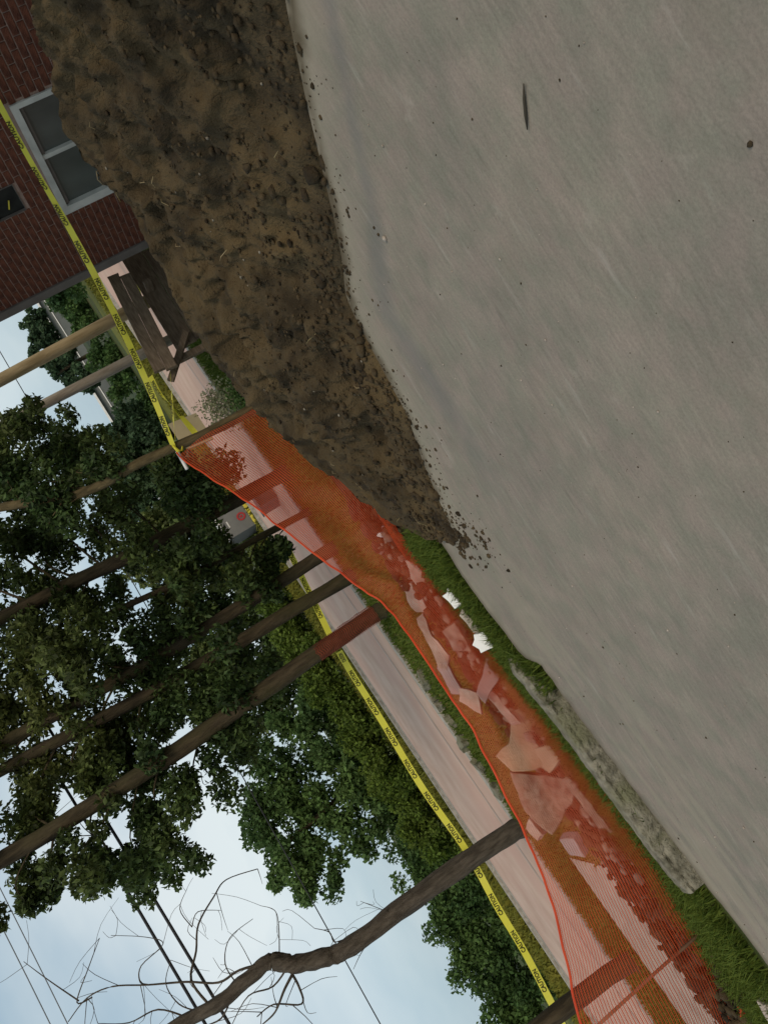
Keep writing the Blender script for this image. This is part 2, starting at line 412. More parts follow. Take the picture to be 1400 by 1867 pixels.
dust += np.clip(strk * 1.5, -.1, .6) * np.clip((P2[:, 1] - 3.9) / 1.2, 0, 1) * near * np.clip(.9 - P2[:, 0] * .5, 0, 1)
edge_d = np.array([edge_v(a) - b if n else 9 for (a, b), n in zip(P2, near)])
edge_dirt = np.clip(1 - edge_d / (.07 + .10 * np.clip(nz2 + .3, 0, 1)), 0, 1) * .55 * near
soil = np.clip(1.0 - (ds + 0.05 * nz2 + 0.05 * nz) / 0.10, 0, 1) * 0.85
soil = np.maximum(soil, edge_dirt)
for nme, arr in (('damp', damp), ('dust', np.clip(dust, 0, 1)), ('soil', soil)):
    a = me.attributes.new(nme, 'FLOAT', 'POINT'); a.data.foreach_set('value', arr.astype(np.float32))
pav = link('pavement', me, MAT['pavement']); pav['kind'] = 'structure'

# ------------------------------------------------------------------ heap of excavated soil
RIDGE = [(3.6, -0.2, .70), (3.9, 1.2, .82), (4.15, 2.2, .84), (4.55, 3.02, .84), (4.82, 3.53, .82), (5.02, 4.11, .85), (4.98, 4.50, .82), (4.70, 4.52, .78), (4.52, 4.75, .75), (4.28, 4.83, .72), (4.02, 5.13, .75), (3.88, 5.33, .75), (3.75, 5.65, .70), (3.58, 6.08, .62), (3.10, 6.45, .46), (2.55, 6.55, .26), (1.95, 6.45, .14), (1.45, 6.0, .06)]
BASE = [(2.65, -0.4), (2.8, 0.8), (3.02, 1.7), (3.05, 2.3), (2.98, 2.65), (2.85, 3.1), (2.72, 3.5), (2.64, 3.85), (2.60, 4.15), (2.35, 4.35), (2.1, 4.5), (1.9, 4.62), (1.78, 4.78), (1.65, 4.98), (1.5, 5.15), (1.35, 5.3), (1.25, 5.42), (1.2, 5.55)]
PITS = [(3.36, 5.15, .13, .16), (3.15, 5.35, .09, .10), (4.36, 4.30, .11, .13), (4.55, 4.05, .09, .10), (4.2, 4.52, .10, .12), (4.72, 3.75, .10, .10), (3.62, 4.75, .07, .07), (3.05, 3.1, .09, .06), (2.95, 5.65, .08, .07), (4.5, 2.9, .12, .09), (2.75, 4.9, .07, .05), (3.5, 3.6, .08, .05)]
def heap():
    r = smooth_path([Vector(p) for p in RIDGE], 16); b = smooth_path([Vector((p[0], p[1], 0)) for p in BASE], 16)
    n = len(r); ns, nb = 74, 30
    rows = []
    for i in range(n):
        R, B = r[i], b[i]
        out = Vector((R.x - B.x, R.y - B.y, 0))
        ln = max(out.length, 0.05)
        back = Vector((R.x, R.y, 0)) + out.normalized() * max(0.25, R.z * 1.35)
        row = []
        for j in range(ns + nb + 1):
            if j <= ns:
                s = j / ns
                p = B.lerp(Vector((R.x, R.y, 0)), s)
                z = R.z * (0.80 * s + 0.20 * math.sin(s * math.pi / 2) + 0.16 * s * (1 - s))
                k = min(1, s * 5)
            else:
                s = (j - ns) / nb
                p = Vector((R.x, R.y, 0)).lerp(back, s); z = R.z * (1 - s) ** 1.2 - 0.06 * s
                k = 1 - s * 0.6
            # soft slumps, lumps, and grit
            a = Vector((p.x, p.y, z))
            d = 0.085 * noise.noise(a * 1.9) + 0.080 * noise.noise(a * 4.6 + Vector((3, 1, 7))) + 0.036 * (abs(noise.noise(a * 11 + Vector((9, 2, 1)))) * 2 - .5) + 0.019 * noise.noise(a * 27)
            d += 0.03 * max(0, noise.noise(a * 7.3 + Vector((5, 5, 5))) - 0.12) * 4 * (0.4 + 0.6 * (s if j <= ns else 1))
            cliff = 0.16 * max(0, noise.noise(Vector((a.x * 3.1, a.y * 3.1, 3))) - .22) + 0.10 * max(0, noise.noise(Vector((a.x * 6.5, a.y * 6.5, 8))) - .25)
            for (pu_, pv_, pr_, pd_) in PITS:
                q2 = ((p.x - pu_) ** 2 + (p.y - pv_) ** 2) / (pr_ * pr_) * (1 + .8 * noise.noise(a * 9))
                if q2 < 3: cliff += 1.45 * pd_ * math.exp(-q2 * q2)
            amp = k * min(1, 0.25 + R.z * 1.4)
            on_ridge = 1 - abs(j - ns) / ns if j <= ns else 1 - (j - ns) / nb
            z2 = z + (d - cliff) * amp * (1 - 0.35 * on_ridge ** 6)
            off = out.normalized() * (-d * 0.7 * amp)
            w = W(p.x + off.x, p.y + off.y, max(z2, -0.035) if j < ns else z2)
            if j == 0: w.z = -0.03
            row.append(tuple(w))
        rows.append(row)
    m = ns + nb + 1
    co = np.array(rows).reshape(-1, 3)
    idx = np.arange(n * m).reshape(n, m)
    q = np.stack([idx[:-1, :-1], idx[1:, :-1], idx[1:, 1:], idx[:-1, 1:]], -1).reshape(-1, 4)
    return np_mesh('dirt_pile', co, quads=q, smooth=True), np.array(rows)
hm, hrows = heap()
pile = link('dirt_pile', hm, MAT['soil'])
tag(pile, 'long brown heap of excavated dirt between the pavement and the brick house', 'dirt pile')

def lump(seed, n=1):
    bm = bmesh.new(); bmesh.ops.create_icosphere(bm, subdivisions=n, radius=1)
    rr = random.Random(seed)
    for v in bm.verts: v.co *= rr.uniform(0.68, 1.2)
    vs = [v.co.copy() for v in bm.verts]; fs = [tuple(x.index for x in f.verts) for f in bm.faces]; bm.free()
    return np.array([tuple(v) for v in vs]), np.array(fs)
LUMPS = [lump(i) for i in range(8)]
def lumps_mesh(name, items):    # items: (x, y, z, radius)
    cs, fs = [], []; b = 0
    for (x, y, z, r) in items:
        v, f = LUMPS[random.randrange(8)]
        a = random.uniform(0, 6.28); c, s = math.cos(a), math.sin(a)
        rot = np.array([[c, -s, 0], [s, c, 0], [0, 0, 1]])
        vv = (v * np.array([random.uniform(.8, 1.3), random.uniform(.8, 1.2), random.uniform(.55, .95)])) @ rot.T * r + np.array([x, y, z])
        cs.append(vv); fs.append(f + b); b += len(vv)
    return np_mesh(name, np.concatenate(cs), tris=np.concatenate(fs))
items = []
n_i, n_j = hrows.shape[0], hrows.shape[1]
for _ in range(4000):
    i = random.randrange(20, n_i - 2); j = int(abs(random.gauss(0, 0.33)) * 74) if random.random() < .8 else random.randrange(0, 74)
    if j >= 76: continue
    p = hrows[i, j]; low = max(0, 1 - j / 34); r = min(0.022 + .04 * low, 0.005 + random.expovariate(1 / (0.0045 + .006 * low)))
    items.append((p[0] + random.uniform(-.03, .03), p[1] + random.uniform(-.03, .03), p[2] + r * 0.05, r))
o = link('soil_clods', lumps_mesh('soil_clods', items), MAT['clod'], pile); o['kind'] = 'stuff'
items = []
for _ in range(300):
    i = random.randrange(60, n_i - 3); p = Vector(hrows[i, 0]); q = Vector(hrows[i, 20])
    d = (p - q); d.z = 0; d.normalize()
    t = random.expovariate(1 / 0.13)
    if t > 0.9: continue
    r = 0.003 + random.expovariate(1 / 0.0042)
    w = p + d * t * .8; items.append((w.x, w.y, r * 0.2, min(r, 0.022)))
for _ in range(90):
    c = W(1.02 + random.gauss(0, .14), 5.1 + random.gauss(0, .16)); r = 0.004 + random.expovariate(1 / 0.006); items.append((c.x, c.y, r * .2, min(r, .024)))
for _ in range(60):
    c = W(1.15 + random.gauss(0, .06), 5.42 + random.gauss(0, .10)); r = 0.008 + random.expovariate(1 / 0.009); items.append((c.x, c.y, r * .2, min(r, .032)))
o = link('loose_soil', lumps_mesh('loose_soil', items), MAT['clod']); tag(o, 'dark crumbs of loose soil scattered over the pavement along the dirt pile', 'soil', kind='stuff')
# pale pebbles lying on the heap, and dry roots
items = []
for _ in range(34):
    i = random.randrange(60, n_i - 40); j = random.randrange(3, 66); p = hrows[i, j]; r = random.uniform(.006, .013); items.append((p[0], p[1], p[2] + r * .6, r))
o = link('pale_pebbles', lumps_mesh('pale_pebbles', items), MAT['rubble_rough'], pile); o['kind'] = 'stuff'
mb = MB()
for _ in range(20):
    i = random.randrange(80, n_i - 10); j = random.randrange(3, 70); p = Vector(hrows[i, j]) + Vector((0, 0, .012))
    d = Vector((random.uniform(-1, 1), random.uniform(-1, 1), random.uniform(-.2, .5))).normalized() * random.uniform(.05, .14)
    mb.tube([p - d * .5, p + Vector((0, 0, .02)), p + d * .5], [.002, .0025, .001], 4)
o = mb.build('dry_roots', MAT['pole'], pile); o['kind'] = 'stuff'

# ------------------------------------------------------------------ brick house
HU, HV = 7.0, 7.84      # wall face at u = 7, corner at v = 7.84
house = empty('brick_house', W(HU, HV, 0), 'dark red brick house with a low window behind the dirt pile', 'house')
WIN = (5.44, 6.86, 0.12, 0.955)
VENT = (6.22, 6.58, 1.285, 1.60)
m = MB()
def wall_core(u0, u1):
    vs = [-2.0, WIN[0], VENT[0], VENT[1], WIN[1], HV - 0.002]; zs = [-0.2, WIN[2], WIN[3], VENT[2], VENT[3], 3.2]
    for i in range(len(vs) - 1):
        for j in range(len(zs) - 1):
            vc = (vs[i] + vs[i + 1]) / 2; zc = (zs[j] + zs[j + 1]) / 2
            if WIN[0] < vc < WIN[1] and WIN[2] < zc < WIN[3]: continue
            if VENT[0] < vc < VENT[1] and VENT[2] < zc < VENT[3]: continue
            m.ubox(u0, u1, vs[i], vs[i + 1], zs[j], zs[j + 1])
wall_core(HU + 0.012, HU + 0.24)
m.ubox(HU + 0.242, HU + 7, HV - 0.26, HV - 0.002, -0.2, 3.2)
m.ubox(HU + 7.002, HU + 7.24, -2, HV - 0.002, -0.2, 3.2)
m.ubox(HU + 0.242, HU + 7, -2.24, -2.0, -0.2, 3.2)
m.build('wall', MAT['mortar'], house)
m = MB(); m.ubox(HU - 0.55, HU + 7.8, -2.8, HV + 0.30, 3.205, 3.36); roof = m.build('roof', MAT['roofing'], house)
m = MB(); m.ubox(HU - 0.58, HU - 0.553, -2.8, HV + 0.30, 3.16, 3.38); m.build('fascia', MAT['trim'], roof)
# bricks: each one that shows is its own part, the rest of the bond one joined part
BL, BH, CO, MJ = 0.203, 0.062, 0.0745, 0.012
def brick_mesh(kind):
    bm = bmesh.new(); bmesh.ops.create_cube(bm, size=1)
    for v in bm.verts: v.co = Vector((v.co.x * 0.05, v.co.y * kind, v.co.z * BH))
    bmesh.ops.bevel(bm, geom=bm.edges[:], offset=0.004, segments=1, affect='EDGES')
    rr = random.Random(int(kind * 1e4))
    for v in bm.verts: v.co += Vector((rr.uniform(-.0015, .0015), rr.uniform(-.0015, .0015), rr.uniform(-.0015, .0015)))
    me_ = bpy.data.meshes.new('brick'); bm.to_mesh(me_); bm.free(); me_.materials.append(MAT['brick'])
    return me_
brick_cache = {}
def project(p):
    d = Vector(p) - Vector((0, 0, CAM_H)); w = d.dot(_f)
    return 700 + 1400 * d.dot(_cx) / w, 933.5 - 1400 * d.dot(_cy) / w
rest = MB(); seen = 0
rows = int(3.2 / CO)
for r_ in range(rows):
    z = -0.02 + (r_ + 0.5) * CO
    v = -2.0 + (0.1075 if r_ % 2 else 0)
    spans = []
    while v < HV - 0.115:
        spans.append((v, min(v + BL, HV - 0.105))); v += BL + MJ
    for a, b in spans:
        pieces = [(a, b)]
        for (x0, x1, z0, z1) in (WIN, VENT):
            if z + BH / 2 > z0 and z - BH / 2 < z1:
                nw = []
                for (p, q) in pieces:
                    if q <= x0 or p >= x1: nw.append((p, q)); continue
                    if p < x0 - 0.03: nw.append((p, x0 - 0.004))
                    if q > x1 + 0.03: nw.append((x1 + 0.004, q))
                pieces = nw
        for (p, q) in pieces:
            if q - p < 0.03: continue
            c = W(HU + 0.025 + random.uniform(-.002, .002), (p + q) / 2, z)
            px, py = project(c)
            vis = (-25 < px < 330 and -25 < py < 640 and (p + q) / 2 > 4.3 and z > 0.12)
            if vis and seen < 300:
                ky = round(q - p, 3)
                if ky not in brick_cache: brick_cache[ky] = brick_mesh(ky)
                o = bpy.data.objects.new('brick', brick_cache[ky]); COL.objects.link(o); o.parent = house
                o.location = c - Vector(house.location); o.rotation_euler = (random.uniform(-.006, .006), random.uniform(-.01, .01), ANG + random.uniform(-.006, .006)); seen += 1
            else:
                rest.box(c, UV * 0.025, VV * (q - p) / 2, Vector((0, 0, BH / 2)))
o = rest.build('brickwork', MAT['brick'], house); o['kind'] = 'stuff'
m = MB(); m.ubox(HU - 0.02, HU + 0.010, HV - 0.10, HV + 0.02, -0.1, 3.19); m.build('corner_board', MAT['trim'], house)
# window: white frame, mullion, two panes
wn = MB()
a, b, z0, z1 = WIN
wn.ubox(HU - .012, HU + .08, a, a + .055, z0, z1); wn.ubox(HU - .012, HU + .08, b - .10, b, z0, z1)
wn.ubox(HU - .010, HU + .08, a + .0555, b - .1005, z1 - .07, z1); wn.ubox(HU - .010, HU + .08, a + .0555, b - .1005, z0, z0 + .06)
win = wn.build('window', MAT['frame'], house)
m = MB(); m.ubox(HU + .006, HU + .07, 6.075, 6.125, z0 + .0605, z1 - .0705); m.build('mullion', MAT['frame'], win)
m = MB(); m.ubox(HU + .02, HU + .07, a + .056, 6.0745, z1 - .11, z1 - .071); m.ubox(HU + .02, HU + .07, 6.1255, b - .101, z1 - .11, z1 - .071); m.build('sash', MAT['trim'], win)
m = MB(); m.ubox(HU + .045, HU + .055, a + .056, 6.0745, z0 + .061, z1 - .1105); m.build('pane', MAT['glass'], win)
m = MB(); m.ubox(HU + .045, HU + .055, 6.1255, b - .101, z0 + .061, z1 - .1105); m.build('pane', MAT['glass'], win)
m = MB(); m.ubox(HU - .05, HU + .05, a - .05, b + .05, z0 - .06, z0 - .002); m.build('sill', MAT['frame'], win)
a, b, z0, z1 = VENT
m = MB(); t_ = .006
m.ubox(HU - .004, HU + .03, a, b, z0, z0 + t_); m.ubox(HU - .004, HU + .03, a, b, z1 - t_, z1); m.ubox(HU - .003, HU + .03, a, a + t_, z0 + t_ + .0005, z1 - t_ - .0005); m.ubox(HU - .003, HU + .03, b - t_, b, z0 + t_ + .0005, z1 - t_ - .0005)
vent = m.build('wall_vent', MAT['trim'], house)
m = MB(); m.ubox(HU + .035, HU + .05, a + .002, b - .002, z0 + .002, z1 - .002); m.build('vent_back', MAT['dark'], vent)
m = MB(); m.box(W(HU + .02, 6.45, 1.42), UV * .006, VV * .05 + Vector((0, 0, .02)), Vector((0, 0, .006))); m.build('yellow_clip', MAT['yellow'], vent)

# ------------------------------------------------------------------ picnic table lying on its side
tb = empty('picnic_table', W(6.6, 8.5, 0), 'weathered dark brown picnic table tipped on its side at the house corner', 'table')
def plank(v, ua, za, ub, zb, wd, th, name, parent, mt='oldwood'):
    A, B = W(ua, v, za), W(ub, v, zb); ax = (B - A) / 2; up = Vector((0, 0, 1)); up = (up - ax.normalized() * up.dot(ax.normalized())).normalized()
    bm = bmesh.new(); bmesh.ops.create_cube(bm, size=2)
    nrm = ax.normalized().cross(up)
    for q in bm.verts: q.co = (A + B) / 2 + ax * q.co.x + up * (wd / 2) * q.co.y + nrm * (th / 2) * q.co.z
    bmesh.ops.bevel(bm, geom=bm.edges[:], offset=0.004, segments=1, affect='EDGES'); bmesh.ops.recalc_face_normals(bm, faces=bm.faces[:])
    me_ = bpy.data.meshes.new(name); bm.to_mesh(me_); bm.free()
    return link(name, me_, MAT[mt], parent)
# bench of two planks, slightly forward and tilted; top of four planks behind
plank(8.30, 7.22, 0.74, 5.63, 0.915, 0.143, 0.04, 'bench_plank', tb)
plank(8.30, 7.14, 0.602, 5.58, 0.775, 0.143, 0.04, 'bench_plank', tb)
for k, zc in enumerate((0.415, 0.27, 0.125, -0.02)):
    plank(8.62, 7.66 - .02 * k, zc + 0.0, 5.98 + 0.015 * k, zc + 0.075, 0.137, 0.04, 'top_plank', tb)
plank(8.50, 5.56, 0.86, 6.10, 0.33, 0.085, 0.045, 'leg', tb)
plank(8.57, 5.80, 0.06, 5.83, 0.78, 0.09, 0.045, 'leg', tb)
m = MB(); m.box(W(6.1, 8.67, 0.24), UV * .04, VV * .02, Vector((0, 0, .29))); m.build('batten', MAT['oldwood'], tb)
m = MB(); m.box(W(7.3, 8.67, 0.24), UV * .04, VV * .02, Vector((0, 0, .29))); m.build('batten', MAT['oldwood'], tb)
m = MB(); m.box(W(7.0, 8.50, 0.40), UV * .03, VV * .10, Vector((0, 0, .05))); m.build('brace', MAT['oldwood'], tb)

# ------------------------------------------------------------------ foliage
def leaves(name, clumps, n_total, size, mat_, parent=None, aspect=0.5, droop=0.25, flat=1.0, seed=0):
    """clumps: (centre, radii, weight).  Every leaf is a small folded blade."""
    rng = np.random.default_rng(seed)
    wts = np.array([c[2] for c in clumps], float); wts /= wts.sum()
    cnt = rng.multinomial(n_total, wts)
    P = []
    for (c, r, _w), n in zip(clumps, cnt):
        d = rng.normal(size=(n, 3)); d /= np.linalg.norm(d, axis=1)[:, None] + 1e-9
        rad = rng.random(n) ** 0.42
        P.append(np.array(tuple(c)) + d * rad[:, None] * np.array(r))
    P = np.concatenate(P); n = len(P)
    ax = rng.normal(size=(n, 3)); ax[:, 2] -= droop * 2; ax /= np.linalg.norm(ax, axis=1)[:, None]
    rf = rng.normal(size=(n, 3)); sd = np.cross(ax, rf); sd /= np.linalg.norm(sd, axis=1)[:, None]
    nn = np.cross(ax, sd)
    L = size * rng.uniform(.55, 1.25, n)[:, None]
    Wd = L * aspect * .5
    v0 = P - ax * L * .5; v2 = P + ax * L * .5
    v1 = P - ax * L * .08 + sd * Wd + nn * L * .10; v3 = P - ax * L * .08 - sd * Wd + nn * L * .10
    co = np.stack([v0, v1, v2, v3], 1).reshape(-1, 3)
    b = np.arange(n)[:, None] * 4
    tr = np.concatenate([b + np.array([[0, 1, 2]]), b + np.array([[0, 2, 3]])], 1).reshape(-1, 3)
    o = link(name, np_mesh(name, co, tris=tr), mat_, parent)
    return o
def branch_tubes(mb, base, tips, r0):
    for t in tips:
        t = Vector(t); mid = base.lerp(t, .55) + Vector((random.uniform(-.1, .1), random.uniform(-.1, .1), random.uniform(.05, .25)))
        mb.tube(smooth_path([base, mid, t], 4), lerp_list(r0, r0 * .18, 9), 6)

CANOPY = [(7.94, 3.29), (7.3, 2.35), (6.38, 2.1), (5.8, 1.75), (5.0, 1.45), (4.3, 1.25), (3.4, 1.35), (2.6, 1.5), (2.0, 2.1), (1.65, 2.8), (1.45, 3.5), (.88, 3.95), (1.05, 4.8), (1.45, 5.7), (1.9, 6.3), (2.6, 7.2), (6.8, 7.2), (8.3, 4.4)]
def in_poly(x, y, P):
    r = False
    for (x1, y1), (x2, y2) in zip(P, P[1:] + P[:1]):
        if (y1 > y) != (y2 > y) and x < (x2 - x1) * (y - y1) / (y2 - y1) + x1: r = not r
    return r
TRUNKS_U = {2: 4.8, 3: 4.0, 4: 3.35, 5: 2.85, 6: 2.0}
EXTRA = {k: [] for k in TRUNKS_U}
_rr = random.Random(5)
for _i in range(14):
    for _j in range(11):
        _u = .9 + .56 * _i + _rr.uniform(-.2, .2); _z = 1.4 + .54 * _j + _rr.uniform(-.2, .2)
        if in_poly(_u, _z, CANOPY) and _rr.random() < .82 and not (1.6 < _u < 2.5 and 5.3 < _z < 5.9) and not (5.2 < _u < 6.4 and 2.5 < _z < 3.0):
            _k = 2 if _u > 4.35 else min((3, 4, 5, 6), key=lambda q: abs(TRUNKS_U[q] - _u) + (.3 if q == 3 and _z > 4 else 0))
            EXTRA[_k].append((_u, 10.6 + _rr.uniform(-.9, 1.0), _z, _rr.uniform(.40, .64)))
def street_tree(path, r0, r1, crown, n_leaves, leaf, label, group='trees along the verge', seed=0, mt='bark', lm='leaf_dark', aspect=.5, base_z=-.06):
    """path: trunk points in street coordinates; crown: clumps (u, v, z, r)"""
    p0 = W(path[0][0], path[0][1], 0)
    if seed in EXTRA: n_leaves += 720 * len(EXTRA[seed]); crown = list(crown) + EXTRA[seed]; leaf = .10
    t = empty('tree', p0, label, 'tree', group)
    pts = smooth_path([W(*p) for p in path], 6)
    m = MB(); rad = lerp_list(r0, r1, len(pts)); rad[0] *= 1.35; rad[1] *= 1.18
    m.tube(pts, rad, 12, 0.22, seed); trunk = m.build('trunk', MAT[mt], t, True)
    if crown:
        cl = []; rr = random.Random(seed); own = len(crown) - len(EXTRA.get(seed, []))
        for ci, (u, v, z, r) in enumerate(crown):
            c = W(u, v, z); mb = None
            near_p = min(pts, key=lambda q: (q - c).length + max(0, q.z - c.z + .3) * 3)
            if ci < own and (near_p - c).length < 2.6:
                mb = MB(); branch_tubes(mb, near_p, [c], max(.012, .03 * r + .006))
            k = max(3, int(9 * r * r + 3))
            for _ in range(k):
                d = Vector((rr.gauss(0, .5), rr.gauss(0, .5), rr.gauss(0, .42))) * r
                q = .22 + .2 * rr.random()
                cl.append((c + d, (q * (.5 + .5 * r), q * (.5 + .5 * r), q * .75 * (.5 + .5 * r)), q ** 2))
                if mb and rr.random() < .45: branch_tubes(mb, c, [c + d], .007)
            if mb: mb.build('limb', MAT[mt], t, True)
        leaves('crown', cl, n_leaves, leaf, MAT[lm], t, aspect=aspect, seed=seed + 5)
    return t

# five live trees of the verge: their crowns hang over the street together
street_tree([(4.48, 8.2, -.06), (4.50, 8.2, .8), (4.60, 8.2, 1.68), (4.75, 8.4, 2.5), (5.3, 8.6, 3.6), (5.5, 8.7, 5.2)], .062, .05,
            [(4.78, 8.25, 2.15, .26), (4.95, 8.3, 2.55, .32), (5.25, 8.4, 3.1, .38), (4.7, 8.3, 2.7, .3), (5.9, 9.0, 3.7, .5), (5.2, 8.8, 4.5, .6), (4.7, 8.7, 4.0, .45), (6.3, 9.1, 4.3, .5)], 9500, .085, 'slim brown sapling trunk with the end of the orange net tied to it', seed=1, mt='sapbark')
street_tree([(4.50, 10.4, -.06), (4.53, 10.4, .6), (4.60, 10.4, 2.0), (4.64, 10.4, 2.6), (4.76, 10.4, 3.7), (4.9, 10.4, 5.5), (5.0, 10.4, 7.5)], .118, .08,
            [(6.9, 10.9, 3.0, .62), (7.6, 11, 3.6, .6), (6.2, 10.8, 3.2, .6), (5.6, 10.7, 3.6, .6), (6.6, 10.9, 3.9, .65), (5.0, 10.6, 4.1, .6), (5.9, 10.7, 4.5, .65), (7.3, 11, 4.4, .65), (5.3, 10.6, 2.5, .42), (5.9, 10.7, 2.6, .45), (4.3, 10.6, 3.4, .4), (4.4, 10.5, 5.0, .6), (5.2, 10.5, 5.4, .6), (6.5, 10.8, 2.4, .38), (6.4, 10.8, 5.2, .7), (7.0, 11, 2.4, .25)],
            24000, .085, 'mossy brown tree trunk standing behind the net nearest the sapling, leafy crown', seed=2)
street_tree([(3.93, 10.8, -.06), (4.0, 10.8, .88), (4.06, 10.8, 2.14), (4.2, 10.8, 3.2), (4.3, 10.8, 4.6)], .055, .04,
            [(4.1, 11, 2.0, .4), (3.8, 11.1, 2.6, .5), (4.5, 11, 1.6, .3), (3.70, 10.7, .74, .15), (3.48, 10.8, .98, .2), (3.35, 10.8, 1.3, .26), (3.7, 10.9, 1.35, .28)], 6000, .075, 'thin crooked young tree between two thicker trunks, leaves low on its stem', seed=3)
street_tree([(3.22, 10.8, -.06), (3.25, 10.8, .21), (3.25, 10.8, 1.61), (3.29, 10.8, 3.26), (3.4, 10.8, 5), (3.5, 10.9, 7)], .11, .08,
            [(3.2, 11, 3.2, .5), (3.8, 11, 3.7, .55), (2.9, 11, 4.0, .5), (3.6, 11, 4.6, .6), (4.2, 11.1, 4.2, .45), (3.0, 10.9, 5.2, .6), (3.9, 11, 5.5, .6)], 9500, .085, 'straight grey brown tree trunk second from the red wrapped trunk', seed=4)
street_tree([(2.72, 10.8, -.06), (2.75, 10.8, .1), (2.81, 10.8, 1.6), (2.88, 10.8, 3.05), (3.1, 10.8, 5.3), (3.2, 10.8, 7)], .11, .075,
            [(2.5, 11.1, 2.6, .42), (2.9, 11, 3.1, .45), (2.4, 11, 3.7, .5), (2.6, 11, 4.5, .5), (2.2, 11, 5.2, .55)], 7000, .085, 'straight grey brown tree trunk right beside the red wrapped trunk', seed=5)
treeE = street_tree([(1.98, 10.4, -.06), (2.0, 10.4, .1), (1.98, 10.4, 1.52), (1.94, 10.4, 3.21), (1.99, 10.4, 4.96), (2.06, 10.4, 6.2), (2.15, 10.4, 8)], .125, .10,
            [(1.75, 10.8, 2.4, .35), (1.6, 10.8, 3.2, .42), (1.35, 10.7, 3.9, .4), (1.9, 10.8, 3.8, .5), (1.25, 10.8, 4.6, .45), (1.05, 10.7, 4.3, .28), (1.7, 10.7, 4.7, .5), (1.5, 10.7, 5.3, .42), (2.3, 10.8, 4.3, .45), (2.4, 10.8, 5.3, .5), (1.35, 10.6, 5.6, .25), (2.0, 10.9, 2.9, .35), (2.3, 10.7, 6.0, .5), (1.6, 10.7, 6.3, .22)],
            15500, .085, 'stout tree trunk wrapped in orange netting with a dark leafy crown', seed=6)
street_tree([(-3.10, 10, -.06), (-3.06, 10, .08), (-2.98, 10, 1.19), (-2.96, 10, 3), (-3.1, 10, 6)], .118, .08, [(-3.4, 10, 5.8, .5), (-3.8, 10.2, 6.5, .6), (-3.0, 10, 7.0, .6)], 3000, .085,
            'brown tree trunk behind the near end of the net beside the thin stake', seed=7)

# bare dead tree
dead = empty('dead_tree', W(-1.43, 11.5, 0), 'bare leafless dead tree with a crooked trunk and thin twigs', 'tree')
dp = [(-1.45, 11.5, -.06), (-1.41, 11.5, .1), (-1.34, 11.5, .89), (-1.31, 11.5, 1.88), (-1.30, 11.5, 2.75), (-1.2, 11.5, 3.12), (-1.06, 11.5, 3.46), (-0.94, 11.5, 3.60), (-0.84, 11.5, 3.76), (-.85, 11.5, 4.09), (-.88, 11.5, 4.5), (-.79, 11.5, 5.01), (-.75, 11.5, 5.6), (-.6, 11.5, 6.4)]
pts = smooth_path([W(*p) for p in dp], 6)
m = MB(); rad = lerp_list(.145, .075, len(pts)); rad[0] = .19; m.tube(pts, rad, 12, .3, 3); m.build('trunk', MAT['deadbark'], dead, True)
BR = [
 ([(-0.85, 3.74), (-0.7, 4.07), (-0.67, 4.38), (-0.43, 4.73), (-0.18, 5.15), (0.06, 5.5), (0.13, 5.86), (0.03, 6.21)], .022),
 ([(-0.8, 4.62), (-0.45, 4.7), (-0.2, 4.52), (0.06, 4.33), (0.24, 4.02), (0.33, 3.8), (0.2, 3.37)], .022),
 ([(0.08, 4.36), (0.19, 4.18), (0.03, 3.94)], .010), ([(0.08, 4.36), (0.36, 4.42), (0.52, 4.2)], .010),
 ([(-0.18, 5.15), (-0.09, 5.22), (0.06, 5.11), (0.12, 4.75), (0.32, 4.88), (0.58, 5.19)], .012),
 ([(0.10, 5.8), (0.16, 5.96), (0.42, 5.63), (0.65, 5.41)], .013), ([(0.16, 5.96), (0.57, 6.18), (0.97, 6.38)], .012),
 ([(-1.21, 2.65), (-1.15, 2.91), (-1.0, 2.9), (-0.84, 3.02)], .014), ([(-1.36, 2.42), (-1.43, 2.67), (-1.52, 2.86)], .009),
 ([(-1.09, 3.56), (-1.31, 3.57), (-1.48, 3.63), (-1.28, 3.92), (-1.27, 4.16)], .022),
 ([(-0.9, 3.61), (-0.56, 3.42), (-0.37, 3.36), (-0.22, 3.49)], .010), ([(-1.31, 2.06), (-1.18, 2.15), (-0.91, 2.34)], .009),
 ([(-1.1, 3.48), (-1.21, 3.71), (-1.35, 3.93), (-1.39, 4.16)], .026), ([(-1.0, 3.5), (-1.12, 3.85), (-1.02, 4.15), (-1.18, 4.5)], .018),
 ([(-.88, 4.3), (-1.05, 4.6), (-1.0, 4.95), (-1.2, 5.2)], .016), ([(-.8, 4.9), (-.5, 5.2), (-.42, 5.6), (-.2, 5.9)], .016),
 ([(-.82, 4.75), (-.6, 4.95), (-.3, 4.95), (-.1, 4.75)], .013), ([(-.84, 4.2), (-.55, 4.25), (-.32, 4.05), (-.3, 3.7)], .012),
]
rr = random.Random(21)
for pl, r in BR:
    y = 11.5; pp = []
    for k, (u, z) in enumerate(pl):
        pp.append(W(u, y, z)); y += rr.uniform(-.16, .16)
    m = MB(); sp = smooth_path(pp, 5); m.tube(sp, lerp_list(r * .85, r * .3, len(sp)), 6)
    for q in sp[3::3]:
        for _ in range(2):
            if rr.random() < .42:
                d = Vector((rr.gauss(0, 1), rr.gauss(0, .5), rr.gauss(.2, .8))).normalized() * rr.uniform(.12, .42)
                e = q + d; k = e + (d + Vector((rr.gauss(0, .15), rr.gauss(0, .15), rr.gauss(0, .15)))) * .6
                m.tube(smooth_path([q, e, k], 3), lerp_list(r * .28, .0022, 7), 4)
    m.build('branch', MAT['deadbark'], dead, True)

